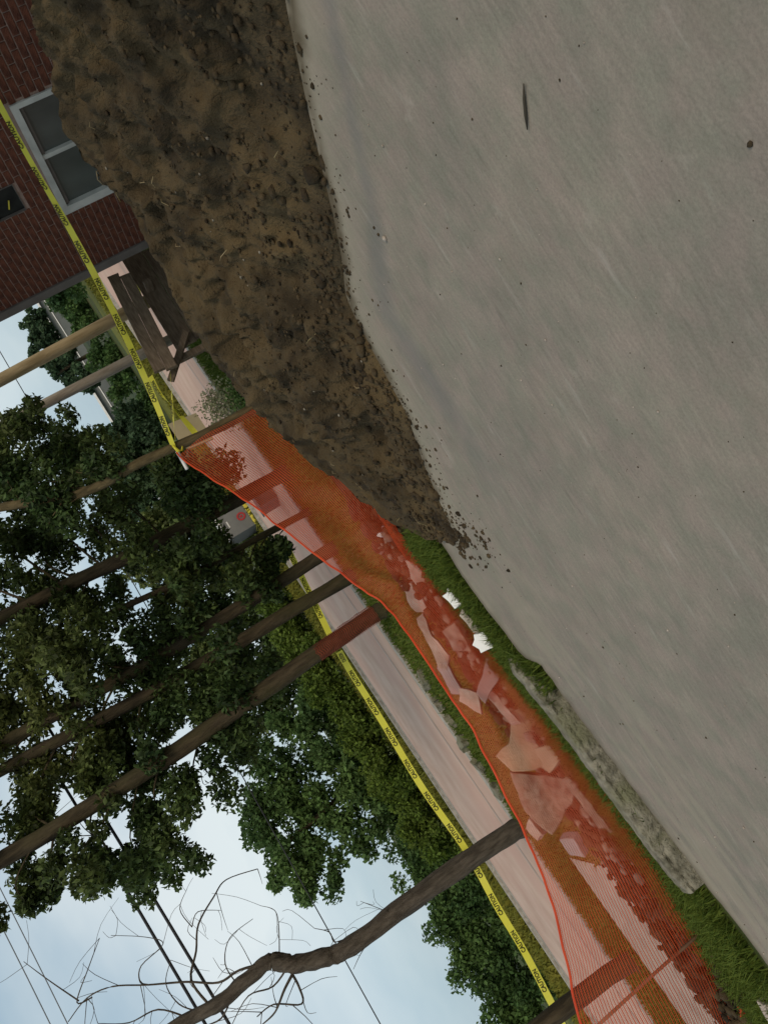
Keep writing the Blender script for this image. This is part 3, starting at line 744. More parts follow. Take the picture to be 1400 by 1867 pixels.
# trees and shrubs across the road
def bushy(name, label, cat, u, v, clumps, n, leaf, lm, group, seed, trunk=None, aspect=.6):
    t = empty(name, W(u, v, 0), label, cat, group)
    rr = random.Random(seed); cl = []
    top = max(c[2] for c in clumps)
    if trunk:
        m = MB(); m.tube(smooth_path([W(u, v, -.06), W(u + .1, v, top * .4), W(u - .1, v, top * .85)], 5), lerp_list(trunk, trunk * .4, 11), 8, .2, seed)
        m.build('trunk', MAT['bark'], t, True)
    for (cu, cv, cz, r) in clumps:
        c = W(cu, cv, cz); k = int(10 * r * r) + 6
        for _ in range(k):
            d = Vector((rr.gauss(0, 1), rr.gauss(0, 1), rr.gauss(0, 1))); d = d.normalized() * (rr.random() ** .4) * r * .85
            if cz + d.z < .1: d.z = .1 - cz
            q = rr.uniform(.28, .55) * (.6 + .3 * r)
            cl.append((c + d, (q, q, q * .8), q ** 2))
    leaves('foliage' if name == 'shrub' else 'crown', cl, n, leaf, MAT[lm], t, aspect=aspect, seed=seed)
    return t
G1 = 'trees across the road'
bushy('tree', 'large mid green tree across the road beside the bare dead tree', 'tree', .6, 25,
      [(2.0, 25, 4.0, 1.0), (.9, 25, 4.3, .95), (-.2, 25, 4.2, .9), (2.8, 25, 3.2, .9), (1.6, 25.3, 3.1, 1.1), (.4, 25, 3.1, 1.1), (-.8, 25, 3.6, .7), (-.9, 25, 4.5, .45), (3.5, 25, 2.2, .9), (2.2, 25, 2.0, 1.1), (.8, 25, 1.9, 1.1), (-.4, 25, 2.3, .9), (3.3, 25, 1.0, .9), (1.8, 25, .8, 1.0), (.2, 25, .8, 1.0), (-1.0, 25, 1.2, .8), (1.8, 25, 4.7, .4), (-.2, 25, 5.0, .3)],
      30000, .17, 'leaf_mid', G1, 31, .14)
bushy('tree', 'dark blue green tree across the road, behind the verge trunks', 'tree', 6, 27.5,
      [(5.0, 27, 1.4, 1.4), (7.0, 27.5, 1.6, 1.5), (6, 27.5, 3.0, 1.4), (4.6, 27, 2.8, 1.0), (8.2, 28, 2.8, 1.3), (7.2, 28, 4.0, 1.1), (5.4, 27.5, 4.2, 1.0)], 17000, .22, 'leaf_dark', G1, 32, .18)
bushy('tree', 'rounded dark tree across the road above the grey cabinet', 'tree', 11, 27,
      [(10.0, 26.5, 1.5, 1.3), (11.6, 27, 1.5, 1.4), (10.8, 27, 2.9, 1.2), (12.4, 27.5, 2.4, 1.1), (9.2, 27, 2.6, 1.0), (11.3, 27, 3.8, .8)], 15000, .22, 'leaf_dark', G1, 33, .18)
bushy('tree', 'broad blue green conifer like tree across the road right of the sapling', 'tree', 17.2, 30,
      [(15.0, 29, 1.0, 1.2), (16.6, 29.5, 1.5, 1.3), (17.8, 30, 1.7, 1.2), (16.4, 30, 2.4, .9), (18.6, 30.5, 1.3, .9), (14.4, 29, 2.2, .9), (15.4, 29.5, 2.8, .8), (17.9, 30.5, 2.7, .6), (18.9, 30.5, 2.3, .7), (19.6, 31, 1.2, .8), (17.0, 30, 3.1, .5), (14.8, 29.5, 3.4, .6)], 22000, .22, 'leaf_blue', G1, 34, .18)
bushy('tree', 'distant pale blue green tree seen between the two utility poles', 'tree', 41, 54,
      [(39.5, 54, 2.6, 1.5), (41.5, 54, 3.4, 1.6), (43.2, 55, 3.2, 1.5), (45.2, 55, 3.6, 1.6), (47, 55, 3.4, 1.4), (43.8, 55, 4.8, .8)], 12000, .38, 'leaf_blue', G1, 35, .25)
bushy('tree', 'green leafy tree showing beside the brick house corner', 'tree', 24, 26,
      [(22.6, 25, 1.0, .9), (24.2, 25.5, 1.6, 1.0), (25.4, 26, 1.5, 1.1), (25, 26, 2.6, .8), (26.6, 27, 1.2, 1.0)], 9000, .20, 'leaf_mid', G1, 36, .14)
G2 = 'shrubs across the road'
hb = [(-2.3, 2.0, 1), (-3.7, 2.2, 2), (-5.2, 2.3, 3), (-6.8, 2.35, 4), (-8.6, 2.3, 5), (-10.6, 2.4, 6), (-12.8, 2.5, 7)]
HL = ['shrub across the road right beneath the big mid green tree, left flank', 'dense green shrub across the road just past the crooked dead trunk', 'dense green shrub third along from the big tree across the road', 'dense green shrub fourth along from the big tree across the road', 'dense green shrub fifth along, seen behind the near end of the tape', 'dense green shrub sixth along at the edge of the view', 'dense green shrub at the far end of the row']
for (u, h_, k), lab in zip(hb, HL):
    bushy('shrub', lab, 'shrub', u, 25, [(u, 25, .6, .95), (u - .4, 25, h_ * .5, .85), (u + .5, 25.2, h_ * .55, .85), (u, 25, h_ * .78, .6), (u + .3, 24.6, .5, .8)], 7000, .15, 'leaf_hedge', G2, 40 + k)
for k, (u, v, h_, lab) in enumerate([(4.6, 25.8, 1.3, 'low dark shrub across the road behind the red wrapped trunk'), (7.0, 25.8, 1.3, 'low dark shrub across the road just left of the grey cabinet'), (12.2, 25.8, 1.4, 'low dark shrub across the road beyond the sapling')]):
    bushy('shrub', lab, 'shrub', u, v, [(u, v, .5, .8), (u + .9, v, h_ * .6, .7), (u - .8, v, h_ * .6, .7)], 6000, .15, 'leaf_dark', G2, 60 + k)
for k, (u, v, h_, lab) in enumerate([(-1.3, 23.6, 1.0, 'olive shrub across the road in front of the mid green tree, beside the dead trunk'), (.2, 23.4, 1.1, 'olive shrub across the road centred under the mid green tree'), (1.8, 23.5, 1.0, 'olive shrub across the road under the mid green tree, toward the wrapped trunk'), (3.4, 23.6, 1.2, 'olive shrub across the road seen beside the wrapped trunk'), (5.1, 23.6, 1.3, 'olive shrub across the road seen between the verge trunks'), (6.6, 23.8, 1.2, 'olive shrub across the road just behind the bright bush')]):
    bushy('shrub', lab, 'shrub', u, v, [(u, v, .4, .7), (u + .7, v + .2, h_ * .6, .6), (u - .7, v + .2, h_ * .6, .6), (u, v + .3, h_ * .8, .55)], 5000, .13, 'leaf_olive', G2, 80 + k)
bushy('shrub', 'bright yellow green bush in front of the grey cabinet across the road', 'shrub', 7.2, 20.6, [(7.3, 20.6, .35, .42), (7.8, 20.8, .25, .3), (6.8, 20.6, .3, .35)], 3000, .10, 'leaf_lime', G2, 70)
bushy('shrub', 'leafy green bush hanging over the net top next to the sapling', 'shrub', 4.55, 9.7, [(4.9, 9.7, 1.3, .24), (4.6, 9.7, 1.12, .22), (4.62, 9.8, 1.42, .24), (4.95, 9.8, 1.5, .22), (5.2, 9.7, 1.42, .2), (4.7, 9.7, .8, .18)], 3800, .085, 'leaf_dark', 'bushes by the net', 71)
bushy('shrub', 'small pale flowering bush between the sapling and the tipped table', 'shrub', 5.45, 9.4, [(5.45, 9.4, .55, .16), (5.32, 9.4, .42, .14), (5.5, 9.4, .35, .16), (5.3, 9.4, .2, .18)], 1500, .05, 'blossom', 'bushes by the net', 72)
bushy('shrub', 'small dark green weed at the foot of the sapling', 'shrub', 4.95, 8.7, [(4.95, 8.7, .22, .16), (4.85, 8.7, .1, .16), (5.05, 8.7, .08, .14)], 1100, .06, 'leaf_mid', 'bushes by the net', 73)

bushy('hedge', 'long dark green hedge beyond the road, seen between the utility poles', 'hedge', 27, 34,
      [(19.5 + 1.25 * k, 33.5 + .3 * (k % 3), .35 + .15 * (k % 2), .8 + .12 * (k % 3)) for k in range(18)] + [(21 + 2.1 * k, 34, 1.0 + .1 * (k % 3), .6) for k in range(9)], 24000, .22, 'leaf_hedge', None, 90)
# far bank and long low building beyond the trees
_b = MB(); _b.add([W(-60, 36, -.045), W(260, 36, -.045), W(260, 60, .75), W(-60, 60, .75), W(260, 78, .9), W(-60, 78, .9), W(260, 110, -.04), W(-60, 110, -.04)], [(0, 1, 2, 3), (3, 2, 4, 5), (5, 4, 6, 7)])
o = _b.build('grass_bank', MAT['bank']); o['kind'] = 'structure'
bl = empty('low_building', W(70, 90, 0), 'long low grey building far beyond the road with a pale roof edge', 'building')
m = MB(); m.ubox(40, 110, 80, 92, -.1, 2.75); m.build('wall', MAT['shed'], bl)
m = MB(); m.ubox(39.5, 110.5, 79.5, 92.5, 2.755, 3.0); m.build('roof', MAT['white'], bl)
m = MB(); m.ubox(40, 110, 79.9, 79.995, 1.95, 2.06); m.build('rail', MAT['white'], bl)

# ------------------------------------------------------------------ utility poles and cables
def pole(u, v, r, lean, label, mt='pole'):
    t = empty('utility_pole', W(u, v, 0), label, 'utility pole', 'utility poles by the road')
    m = MB(); pts = [W(u + lean * k / 10, v, -.06 + 8.2 * k / 10) for k in range(11)]
    m.tube(pts, lerp_list(r, r * .82, 11), 14, .05, u); m.build('shaft', MAT[mt], t, True)
    m = MB(); m.box(W(u + lean, v, 7.6), UV * .06, VV * .95, Vector((0, 0, .06))); m.build('crossarm', MAT['oldwood'], t)
pole(9.06, 11.35, .115, -.12, 'mossy brown timber pole nearer the brick house corner')
pole(8.14, 11.35, .090, .16, 'slimmer pale grey timber pole, farther from the brick house', 'palepole')
def cable(p, q, r, sag, label, mt='cable', group='overhead cables'):
    m = MB(); p, q = W(*p), W(*q); pts = []
    for k in range(25):
        s = k / 24; a = p.lerp(q, s); a.z -= sag * 4 * s * (1 - s); pts.append(a)
    m.tube(pts, r, 6); o = m.build('overhead_cable', MAT[mt], None, True); return tag(o, label, 'cable', group)
cable((9.0, 11.9, 5.6), (-30, 12, 5.6), .021, .95, 'thick dark overhead cable, upper of the two above the dead tree')
cable((9.0, 11.7, 5.35), (-30, 12, 5.35), .021, 1.0, 'thick dark overhead cable, lower of the two above the dead tree')
cable((30, 23, 3.9), (-30, 23, 5.2), .016, .4, 'thin cable across the road passing behind the mid green tree')
cable((9.0, 13.5, 7.6), (-30, 13.5, 8.0), .008, .7, 'hair thin pale wire high above the thick cables', 'thinwire')
cable((9.0, 14.2, 7.6), (-30, 14.2, 8.0), .008, .6, 'hair thin pale wire, highest of all above the street', 'thinwire')

# ------------------------------------------------------------------ things by the road
cb = empty('utility_cabinet', W(8.2, 20.2, 0), 'grey cabinet with a red ring sign across the road', 'cabinet')
m = MB(); m.ubox(7.80, 8.62, 20.0, 20.6, -.02, .93); m.build('body', MAT['cabinet'], cb)
m = MB(); m.add([W(7.78, 19.97, .932), W(8.64, 19.97, .932), W(8.64, 20.63, .932), W(7.78, 20.63, .932), W(7.78, 19.97, .95), W(8.64, 19.97, 1.03), W(8.64, 20.63, 1.03), W(7.78, 20.63, .95)],
     [(3, 2, 1, 0), (4, 5, 6, 7), (0, 1, 5, 4), (1, 2, 6, 5), (2, 3, 7, 6), (3, 0, 4, 7)]); m.build('lid', MAT['white'], cb)
m = MB(); n = 20; vs = []; fs = []
for k in range(n):
    a = 2 * math.pi * k / n
    for rr_ in (.125, .075):
        for vv in (19.985, 19.998): vs.append(W(8.22 + rr_ * math.cos(a), vv, .32 + rr_ * math.sin(a)))
for k in range(n):
    a0, b0 = k * 4, ((k + 1) % n) * 4
    fs += [(a0, b0, b0 + 2, a0 + 2), (a0 + 1, a0 + 3, b0 + 3, b0 + 1), (a0, a0 + 1, b0 + 1, b0), (a0 + 2, b0 + 2, b0 + 3, a0 + 3)]
m.add(vs, fs); sg = m.build('ring_sign', MAT['red'], cb)
m = MB(); m.box(W(8.22, 19.994, .32), UV * .035, VV * .004, Vector((0, 0, .035))); m.build('sign_mark', MAT['red'], cb)
m = MB(); m.ubox(8.1, 8.3, 19.99, 19.998, .72, .76); m.build('plate', MAT['frame'], cb)
m = MB(); m.ubox(7.78, 8.9, 19.86, 19.96, -.02, .12); o = m.build('parking_block', MAT['yellow']); tag(o, 'yellow painted block at the foot of the grey cabinet', 'parking block')
bx = empty('junction_box', W(5.75, 13.6, 0), 'dark brown grey box standing at the road edge behind the net', 'box')
m = MB(); m.ubox(5.52, 5.98, 13.5, 14.0, -.05, .32); m.build('body', MAT['darkbox'], bx)
m = MB(); m.ubox(5.50, 6.0, 13.48, 14.02, .322, .35); m.build('lid', MAT['darkbox'], bx)
m = MB(); m.box(W(5.36, 9.5, .93), UV * .24, VV * .01 + Vector((0, 0, .002)), Vector((0, 0, .20)) + UV * .03); o = m.build('cardboard_sheet', MAT['card'])
tag(o, 'beige cardboard sheet hanging beside the sapling under yellow tape', 'cardboard')
m = MB(); m.tube([W(5.04, 8.42, 1.25), W(4.72, 8.42, 1.265), W(4.56, 8.42, 1.27), W(4.34, 8.42, 1.285)], [.006, .022, .024, .022], 8); o = m.build('white_stick', MAT['white'], None, True)
tag(o, 'white stick lying level behind the sapling at tape height', 'stick')

# ------------------------------------------------------------------ orange safety net
NB = [(4.48, 8.17), (4.15, 7.89), (3.47, 7.36), (2.99, 7.12), (2.44, 6.93), (1.95, 6.86), (1.59, 6.89), (1.28, 6.80), (.84, 6.62), (.33, 6.55), (.01, 6.52), (-.46, 6.48), (-.89, 6.43), (-1.27, 6.42), (-1.63, 6.45), (-2.02, 6.62), (-2.5, 6.9), (-3.2, 7.5)]
NT = [(4.47, 8.19, 1.29), (4.15, 7.89, 1.27), (3.47, 7.36, 1.13), (2.99, 7.16, .99), (2.44, 6.97, .86), (1.95, 6.86, .73), (1.59, 6.89, .60), (1.28, 6.84, .51), (.84, 6.71, .52), (.33, 6.59, .55), (.01, 6.56, .56), (-.46, 6.51, .64), (-.89, 6.44, .72), (-1.27, 6.35, .83), (-1.63, 6.29, .99), (-2.02, 6.28, 1.17), (-2.45, 6.3, 1.25), (-3.1, 6.5, 1.3)]
bot = smooth_path([Vector((a, b, .0)) for a, b in NB], 24); top = smooth_path([Vector(p) for p in NT], 24)
def net_surface(s, t, off=0.0, seed=0.0):
    x = s * (len(bot) - 1); i = min(int(x), len(bot) - 2); f = x - i
    b = bot[i].lerp(bot[i + 1], f); tp = top[i].lerp(top[i + 1], f)
    p = b.lerp(tp, t)
    slack = max(0, 1.25 - (tp - b).length)
    k = math.sin(math.pi * t)
    d = 0.10 * slack * math.sin(t * 9 + 4 * noise.noise(Vector((s * 9, seed, 0)))) * k + .05 * noise.noise(Vector((s * 14, t * 2, seed))) * k + .02 * noise.noise(Vector((s * 60, t * 3, seed + 5)))
    tan = (bot[i + 1] - bot[i]).normalized()
    nrm = Vector((-tan.y, tan.x, 0))
    p = p + nrm * (d + off)
    p.z += 0.03 * slack * noise.noise(Vector((s * 20, t * 3, 2))) * k + .012 * noise.noise(Vector((s * 40, 7, seed))) * t
    return W(p.x, p.y, max(p.z, .004))
def lattice(G, h):
    """square openings: every cell is a thin frame round a hole h times its own size"""
    nr, nc = G.shape[0] - 1, G.shape[1] - 1
    q4 = [G[:-1, :-1], G[:-1, 1:], G[1:, 1:], G[1:, :-1]]
    ctr = sum(q4) / 4
    inn = [ctr + (q - ctr) * h for q in q4]
    base = G.reshape(-1, 3); idx = np.arange(len(base)).reshape(nr + 1, nc + 1); n = nr * nc
    c = [idx[:-1, :-1].ravel(), idx[:-1, 1:].ravel(), idx[1:, 1:].ravel(), idx[1:, :-1].ravel()]
    mi = [len(base) + k * n + np.arange(n) for k in range(4)]
    q = [np.stack([c[k], c[(k + 1) % 4], mi[(k + 1) % 4], mi[k]], -1) for k in range(4)]
    return np.concatenate([base] + [x.reshape(-1, 3) for x in inn]), np.concatenate(q)
def net_mesh(name, s0, s1, t0, t1, cell_n, rows_, hole, off=0.0, seed=0.0, t_top=None):
    G = np.zeros((rows_ + 1, cell_n + 1, 3))
    for j in range(rows_ + 1):
        for i in range(cell_n + 1):
            s = s0 + (s1 - s0) * min(1, max(0, (i + .5 * (j - rows_ / 2)) / cell_n)); tt = t0 + ((t_top(s) if t_top else t1) - t0) * j / rows_
            G[j, i] = net_surface(s, tt, off, seed)
    return np_mesh(name, *lattice(G, hole))
net = link('safety_net', net_mesh('safety_net', 0, 1, 0, 1, 560, 46, .785), MAT['net'])
tag(net, 'long orange plastic mesh safety net sagging between the sapling and the pavement', 'safety net')
fold = link('net_fold', net_mesh('net_fold', .02, .80, 0, .5, 420, 14, .78, .035, 9.0, lambda s: (.12 + .26 * noise.noise(Vector((s * 7, 3, 1)))) * min(1, max(.25, (.80 - s) * 5))), MAT['net'], net)
m = MB(); hem = []
for k in range(200): hem.append(net_surface(k / 199, 1.0))
m.tube(hem, .010, 5); m.build('top_cord', MAT['net'], net)
st = MB(); st.tube([W(-2.19, 6.62, -.05), W(-2.195, 6.62, .5), W(-2.22, 6.62, 1.55)], .014, 6); o = st.build('net_stake', MAT['steel'], None, True)
tag(o, 'thin rusty steel stake holding the near end of the orange net', 'stake')
m = MB(); m.tube([W(-2.85, 6.95, .02), W(-2.98, 7.05, .04), W(-3.1, 7.2, .03)], [.02, .045, .02], 8, .4); m.build('bunched_end', MAT['net'], net)
# loose scrap of the same netting wrapped round a trunk
def wrap_mesh():
    nr, nc = 34, 26; G = np.zeros((nr + 1, nc + 1, 3))
    for j in range(nr + 1):
        for i in range(nc + 1):
            t = j / nr; a = -2.7 + 3.1 * i / nc * (1 - .25 * t)
            z = .15 + .95 * t + .05 * noise.noise(Vector((i * .2, t * 3, 1)))
            r = .150 - .02 * t + .02 * noise.noise(Vector((i * .25, j * .2, 4)))
            c = W(2.0 - .02 * t, 10.4, z)
            G[j, i] = c + UV * r * math.cos(a) + VV * r * math.sin(a)
    return np_mesh('net_scrap', *lattice(G, .74))
o = link('net_scrap', wrap_mesh(), MAT['oldnet']); tag(o, 'scrap of orange netting wrapped round a stout tree trunk', 'safety net')

# ------------------------------------------------------------------ caution tape
fc = bpy.data.curves.new('lettering', 'FONT'); fc.body = 'CAUTION'; fc.size = 0.066; fc.align_x = 'CENTER'; fc.align_y = 'CENTER'; fc.extrude = 0; fc.space_character = 1.0; fc.offset = 0.0022; fc.resolution_u = 2
fo = bpy.data.objects.new('lettering', fc); COL.objects.link(fo)
bpy.context.view_layer.update()
TXT = bpy.data.meshes.new_from_object(fo.evaluated_get(bpy.context.evaluated_depsgraph_get()))
bpy.data.objects.remove(fo, do_unlink=True)
txt_v = np.array([tuple(v.co) for v in TXT.vertices]); txt_f = [tuple(p.vertices) for p in TXT.polygons]
def tape(pts, label, twist=lambda s: 0.0, width=.075, text=True, seed=0, period=.41, size=1.0):
    pts = smooth_path([W(*p) for p in pts], 14); n = len(pts)
    ln = [0.0]
    for a, b in zip(pts[:-1], pts[1:]): ln.append(ln[-1] + (b - a).length)
    tot = ln[-1]
    def frame(d):
        d = min(max(d, 0), tot - 1e-5); i = max(j for j in range(n - 1) if ln[j] <= d); f = (d - ln[i]) / (ln[i + 1] - ln[i])
        p = pts[i].lerp(pts[i + 1], f); t = (pts[i + 1] - pts[i]).normalized()
        up = Vector((0, 0, 1)); up = (up - t * up.dot(t)).normalized(); nr = t.cross(up)
        a = twist(d / tot); u = up * math.cos(a) + nr * math.sin(a); nn = t.cross(u)
        return p, t, u, nn
    steps = max(12, int(tot / .05)); co, fs = [], []
    for k in range(steps + 1):
        p, t, u, nn = frame(tot * k / steps); w = width * (1 - .06 * abs(noise.noise(Vector((k * .3, seed, 0)))))
        bow = nn * .006 * noise.noise(Vector((k * .25, 2, seed)))
        co += [tuple(p - u * w / 2), tuple(p + bow), tuple(p + u * w / 2)]
        if k: b = k * 3; fs += [(b - 3, b, b + 1, b - 2), (b - 2, b + 1, b + 2, b - 1)]
    o = link('caution_tape', np_mesh('caution_tape', np.array(co), quads=np.array(fs)), MAT['tape']); tag(o, label, 'caution tape', 'yellow caution tape')
    if text:
        d = .2 + .1 * seed % .2
        while d < tot - .15:
            p, t, u, nn = frame(d)
            sgn = -1 if (p - Vector((0, 0, CAM_H))).dot(nn) > 0 else 1     # print shows on the pavement side, reading left to right
            tt = t if (t.cross(u) * sgn).dot(u.cross(t)) <= 0 else t
            vs = []; xdir = t if sgn > 0 else -t
            for x, y, _z in txt_v:
                pp, t1, u1, n1 = frame(d + (x if sgn > 0 else -x) * .8 * size)
                vs.append(pp + u1 * y * size + n1 * sgn * .009)
            mb = MB(); mb.add(vs, txt_f); mb.build('lettering', MAT['ink'], o)
            d += period
    return o
pi = math.pi
tape([(6.72, 4.7, 1.05), (6.7, 5.1, 1.05), (6.42, 5.6, 1.06), (6.22, 6.3, 1.045), (5.73, 7.0, 1.08), (5.15, 7.7, 1.165), (4.52, 8.14, 1.29)], 'taut yellow caution tape running from the house side to the sapling', lambda s: .5 * math.sin(s * 7) + .40, .070, seed=1)
LT = [(3.85, 11.2, 0.55), (3.36, 11.2, 0.61), (2.09, 10.75, 0.8), (1.91, 10.75, 0.81), (1.66, 11.3, 0.79), (0.8, 11.75, 0.78), (-0.24, 11.8, 0.82), (-1.27, 11.8, 0.79), (-2.05, 11.8, 0.86), (-2.71, 11.8, 0.89), (-3.36, 11.8, 0.96), (-3.74, 11.8, 1.01)]
tape(LT[3:], 'long yellow caution tape along the road edge passing the dead tree', lambda s: .1 + (.8 * max(0, s - .6) * math.sin(s * 14)), .095, seed=2, period=.53, size=1.25)
tape(LT[:3], 'short yellow caution tape among the verge trunks, ending at the red wrapped trunk', lambda s: .15, .09, seed=3, period=.5, size=1.2)
tape([(7.31, 8.22, .90), (6.81, 8.2, 1.0), (6.25, 8.2, 1.05)], 'loose yellow caution tape along the top of the tipped table bench', lambda s: .9, .05, True, 4)
tape([(7.6, 8.9, .44), (7.1, 8.95, .55), (6.69, 8.9, .63), (6.2, 8.8, .7)], 'yellow caution tape seen through the gap of the tipped table', lambda s: .6, .05, False, 5)
tape([(5.66, 8.35, 1.05), (5.4, 8.35, 1.06), (5.16, 8.35, 1.03), (4.85, 8.3, 1.0), (4.57, 8.25, .98)], 'twisted bright yellow caution tape from the table leg to the sapling', lambda s: .4 + 3.2 * s, .07, True, 6)
tape([(5.72, 8.4, .76), (5.4, 8.35, .9), (5.11, 8.3, 1.03), (4.8, 8.25, 1.16), (4.52, 8.2, 1.28)], 'slanting dark sided caution tape rising from the table leg to the sapling knot', lambda s: 1.1 + .3 * math.sin(s * 9), .05, True, 7)
m = MB(); m.tube([W(4.53, 8.10, 1.29), W(4.44, 8.12, 1.27), W(4.42, 8.11, 1.23), W(4.46, 8.10, 1.20)], [.012, .02, .015, .008], 6, .4); o = m.build('tape_knot', MAT['tape'], None, True)
tag(o, 'crumpled yellow tape knot tied on the sapling trunk', 'tape knot')

# ------------------------------------------------------------------ broken concrete
def chunk(name, outline, thick, c, rot, mt, label, cat='concrete chunk', seed=0, rough=.02, group='broken concrete behind the net'):
    """an irregular broken plate: outline in its own plane (metres), thickness, then turned and set down"""
    rr = random.Random(seed); n0 = len(outline); pts = []
    for i in range(n0):
        a = Vector(outline[i]); b = Vector(outline[(i + 1) % n0]); k = max(2, int((b - a).length / .07))
        for j in range(k):
            p = a.lerp(b, j / k); pts.append(p + Vector((rr.uniform(-1, 1), rr.uniform(-1, 1))) * rough)
    n = len(pts); cen = sum(pts, Vector((0, 0))) / n
    layers = [(-.5, .95), (-.40, 1.0), (.1, .985), (.44, 1.0), (.5, .96)]
    vs = []; fs = []
    R = Matrix.Rotation(rot[2] + ANG, 3, 'Z') @ Matrix.Rotation(rot[1], 3, 'Y') @ Matrix.Rotation(rot[0], 3, 'X')
    for li, (h, sc) in enumerate(layers):
        for p in pts:
            q = cen + (p - cen) * (sc + rr.uniform(-.015, .015))
            vs.append(W(*c) + R @ Vector((q.x, q.y, h * thick + rr.uniform(-1, 1) * rough * .15)))
    L = len(layers)
    for li in range(L - 1):
        for k in range(n):
            k2 = (k + 1) % n; fs.append((li * n + k, li * n + k2, (li + 1) * n + k2, (li + 1) * n + k))
    for li, fl in ((0, True), (L - 1, False)):
        vs.append(W(*c) + R @ Vector((cen.x, cen.y, layers[li][0] * thick))); ci = len(vs) - 1
        for k in range(n):
            k2 = (k + 1) % n; tri = (li * n + k, li * n + k2, ci); fs.append(tri[::-1] if fl else tri)
    m = MB(); m.add(vs, fs); o = m.build(name, MAT[mt]); return tag(o, label, cat, group)
UP = math.radians(90)
def plate(u, v, z, outline, thick, lean, yaw, mt, label, **k):   # plate standing on edge, facing the pavement, leaning back
    return chunk('concrete_chunk', outline, thick, (u, v, z), (math.radians(lean), 0, math.radians(yaw)), mt, label, **k)
plate(2.03, 7.22, .06, [(-.05, -.06), (.05, -.06), (.02, .07), (-.03, .05)], .06, 60, 5, 'white', 'small white pointed fragment low behind the right end of the net', seed=1, rough=.008)
plate(1.46, 7.05, .06, [(-.14, -.06), (.13, -.07), (.16, .03), (-.1, .06)], .06, 55, -10, 'rubble', 'short pale fragment at the net foot below the sagging middle', seed=2)
plate(1.30, 7.25, .17, [(-.18, -.07), (.16, -.06), (.17, .05), (-.12, .08)], .07, 50, -14, 'rubble', 'pale elongated fragment just above the short one behind the net', seed=3)
plate(.85, 7.30, .27, [(-0.01, 0.053), (-0.22, 0.096), (-0.27, 0.053), (-0.17, -0.064), (0.07, -0.032), (0.29, -0.085), (0.29, 0.0)], .09, 70, 0, 'rubble', 'long pale slab leaning at the middle of the orange net', seed=4, rough=.008)
plate(.98, 6.46, .05, [(-.10, -.05), (.09, -.05), (.07, .06), (-.08, .05)], .07, 40, 8, 'white', 'white lump in front of the net beside the grass strip', seed=5, rough=.012)
plate(.74, 6.46, .05, [(-.12, -.035), (.12, -.03), (.1, .04), (-.1, .035)], .05, 35, 4, 'rubble', 'narrow pale fragment between the two white lumps at the net foot', seed=6, rough=.012)
plate(.54, 6.44, .07, [(-.09, -.06), (.06, -.07), (.10, .02), (.02, .08), (-.08, .05)], .09, 45, -6, 'white', 'bright white lump in front of the net near the curb end', seed=7, rough=.014)
plate(.74, 6.95, .12, [(-.16, -.09), (.14, -.08), (.12, .09), (-.10, .10)], .08, 38, -20, 'rubble_rough', 'brownish broken slab behind the white lumps at the net foot', seed=8, rough=.01)
plate(.28, 6.9, .10, [(-0.04, 0.186), (-0.15, 0.176), (-0.03, -0.093), (0.09, -0.207), (0.15, -0.072)], .08, 75, 0, 'rubble_grey', 'grey violet slab standing at a slant behind the net by the curb end', seed=9, rough=.008)
plate(.24, 7.25, .31, [(0.04, 0.085), (-0.18, -0.011), (0.0, -0.106), (0.13, 0.011)], .09, 70, 0, 'rubble', 'pinkish block leaning on the upper slabs near the net top', seed=10, rough=.008)
plate(-.31, 7.05, .16, [(0.04, 0.124), (0.02, 0.278), (-0.17, 0.237), (-0.28, 0.0), (-0.2, -0.072), (-0.05, -0.062), (0.16, -0.268), (0.25, -0.186), (0.23, -0.031)], .13, 76, 0, 'rubble_tan', 'large tan slab standing upright behind the net, rounded top', seed=11, rough=.012)
plate(-.55, 6.95, .09, [(-.08, -.12), (.08, -.12), (.12, .03), (.02, .13), (-.1, .07)], .08, 35, 10, 'rubble_tan', 'small rounded tan piece at the foot of the triangular slab', seed=12, rough=.008)
plate(-.83, 7.1, .32, [(0.13, 0.158), (-0.07, 0.168), (-0.25, 0.116), (-0.15, -0.126), (-0.01, -0.389), (0.35, 0.084)], .16, 72, 0, 'rubble_rough', 'big triangular rough broken slab behind the net', seed=13, rough=.018)
plate(-1.0, 7.4, .47, [(-.08, -.05), (.10, -.04), (.06, .06), (-.08, .05)], .08, 40, 20, 'rubble', 'pale nub on top of the triangular slab', seed=14, rough=.008)
plate(-1.28, 7.35, .28, [(-.11, -.08), (.11, -.08), (.08, .10), (-.1, .08)], .09, 28, -30, 'rubble_grey', 'mottled chunk at the near side of the triangular slab', seed=15, rough=.01)
plate(.02, 7.0, .16, [(-.26, -.025), (.24, -.04), (.23, .03), (-.2, .04)], .05, 70, 36, 'rubble', 'thin pale strip between the violet slab and the tan slab', seed=16, rough=.008)
plate(-1.0, 6.85, .08, [(-.28, -.03), (.24, -.05), (.26, .03), (-.2, .05)], .05, 40, 20, 'rubble_rough', 'dusty brown strip of concrete below the triangular slab', seed=17, rough=.01)
plate(.5, 7.38, .32, [(-.18, -.04), (.18, -.05), (.16, .05), (-.14, .06)], .07, 62, -26, 'rubble_grey', 'grey bar above the long slab near the net top', seed=18, rough=.008)
items = []
for _ in range(150):
    u = random.uniform(-1.7, 2.0); v = random.gauss(7.15, .22); r = random.uniform(.018, .06)
    if 6.7 < v < 7.9: c = W(u, v, .02 + random.random() * .14); items.append((c.x, c.y, c.z, r))
o = link('concrete_rubble', lumps_mesh('concrete_rubble', items), MAT['rubble_rough']); tag(o, 'small dusty concrete fragments filling the gaps between the slabs behind the net', 'rubble', kind='stuff')
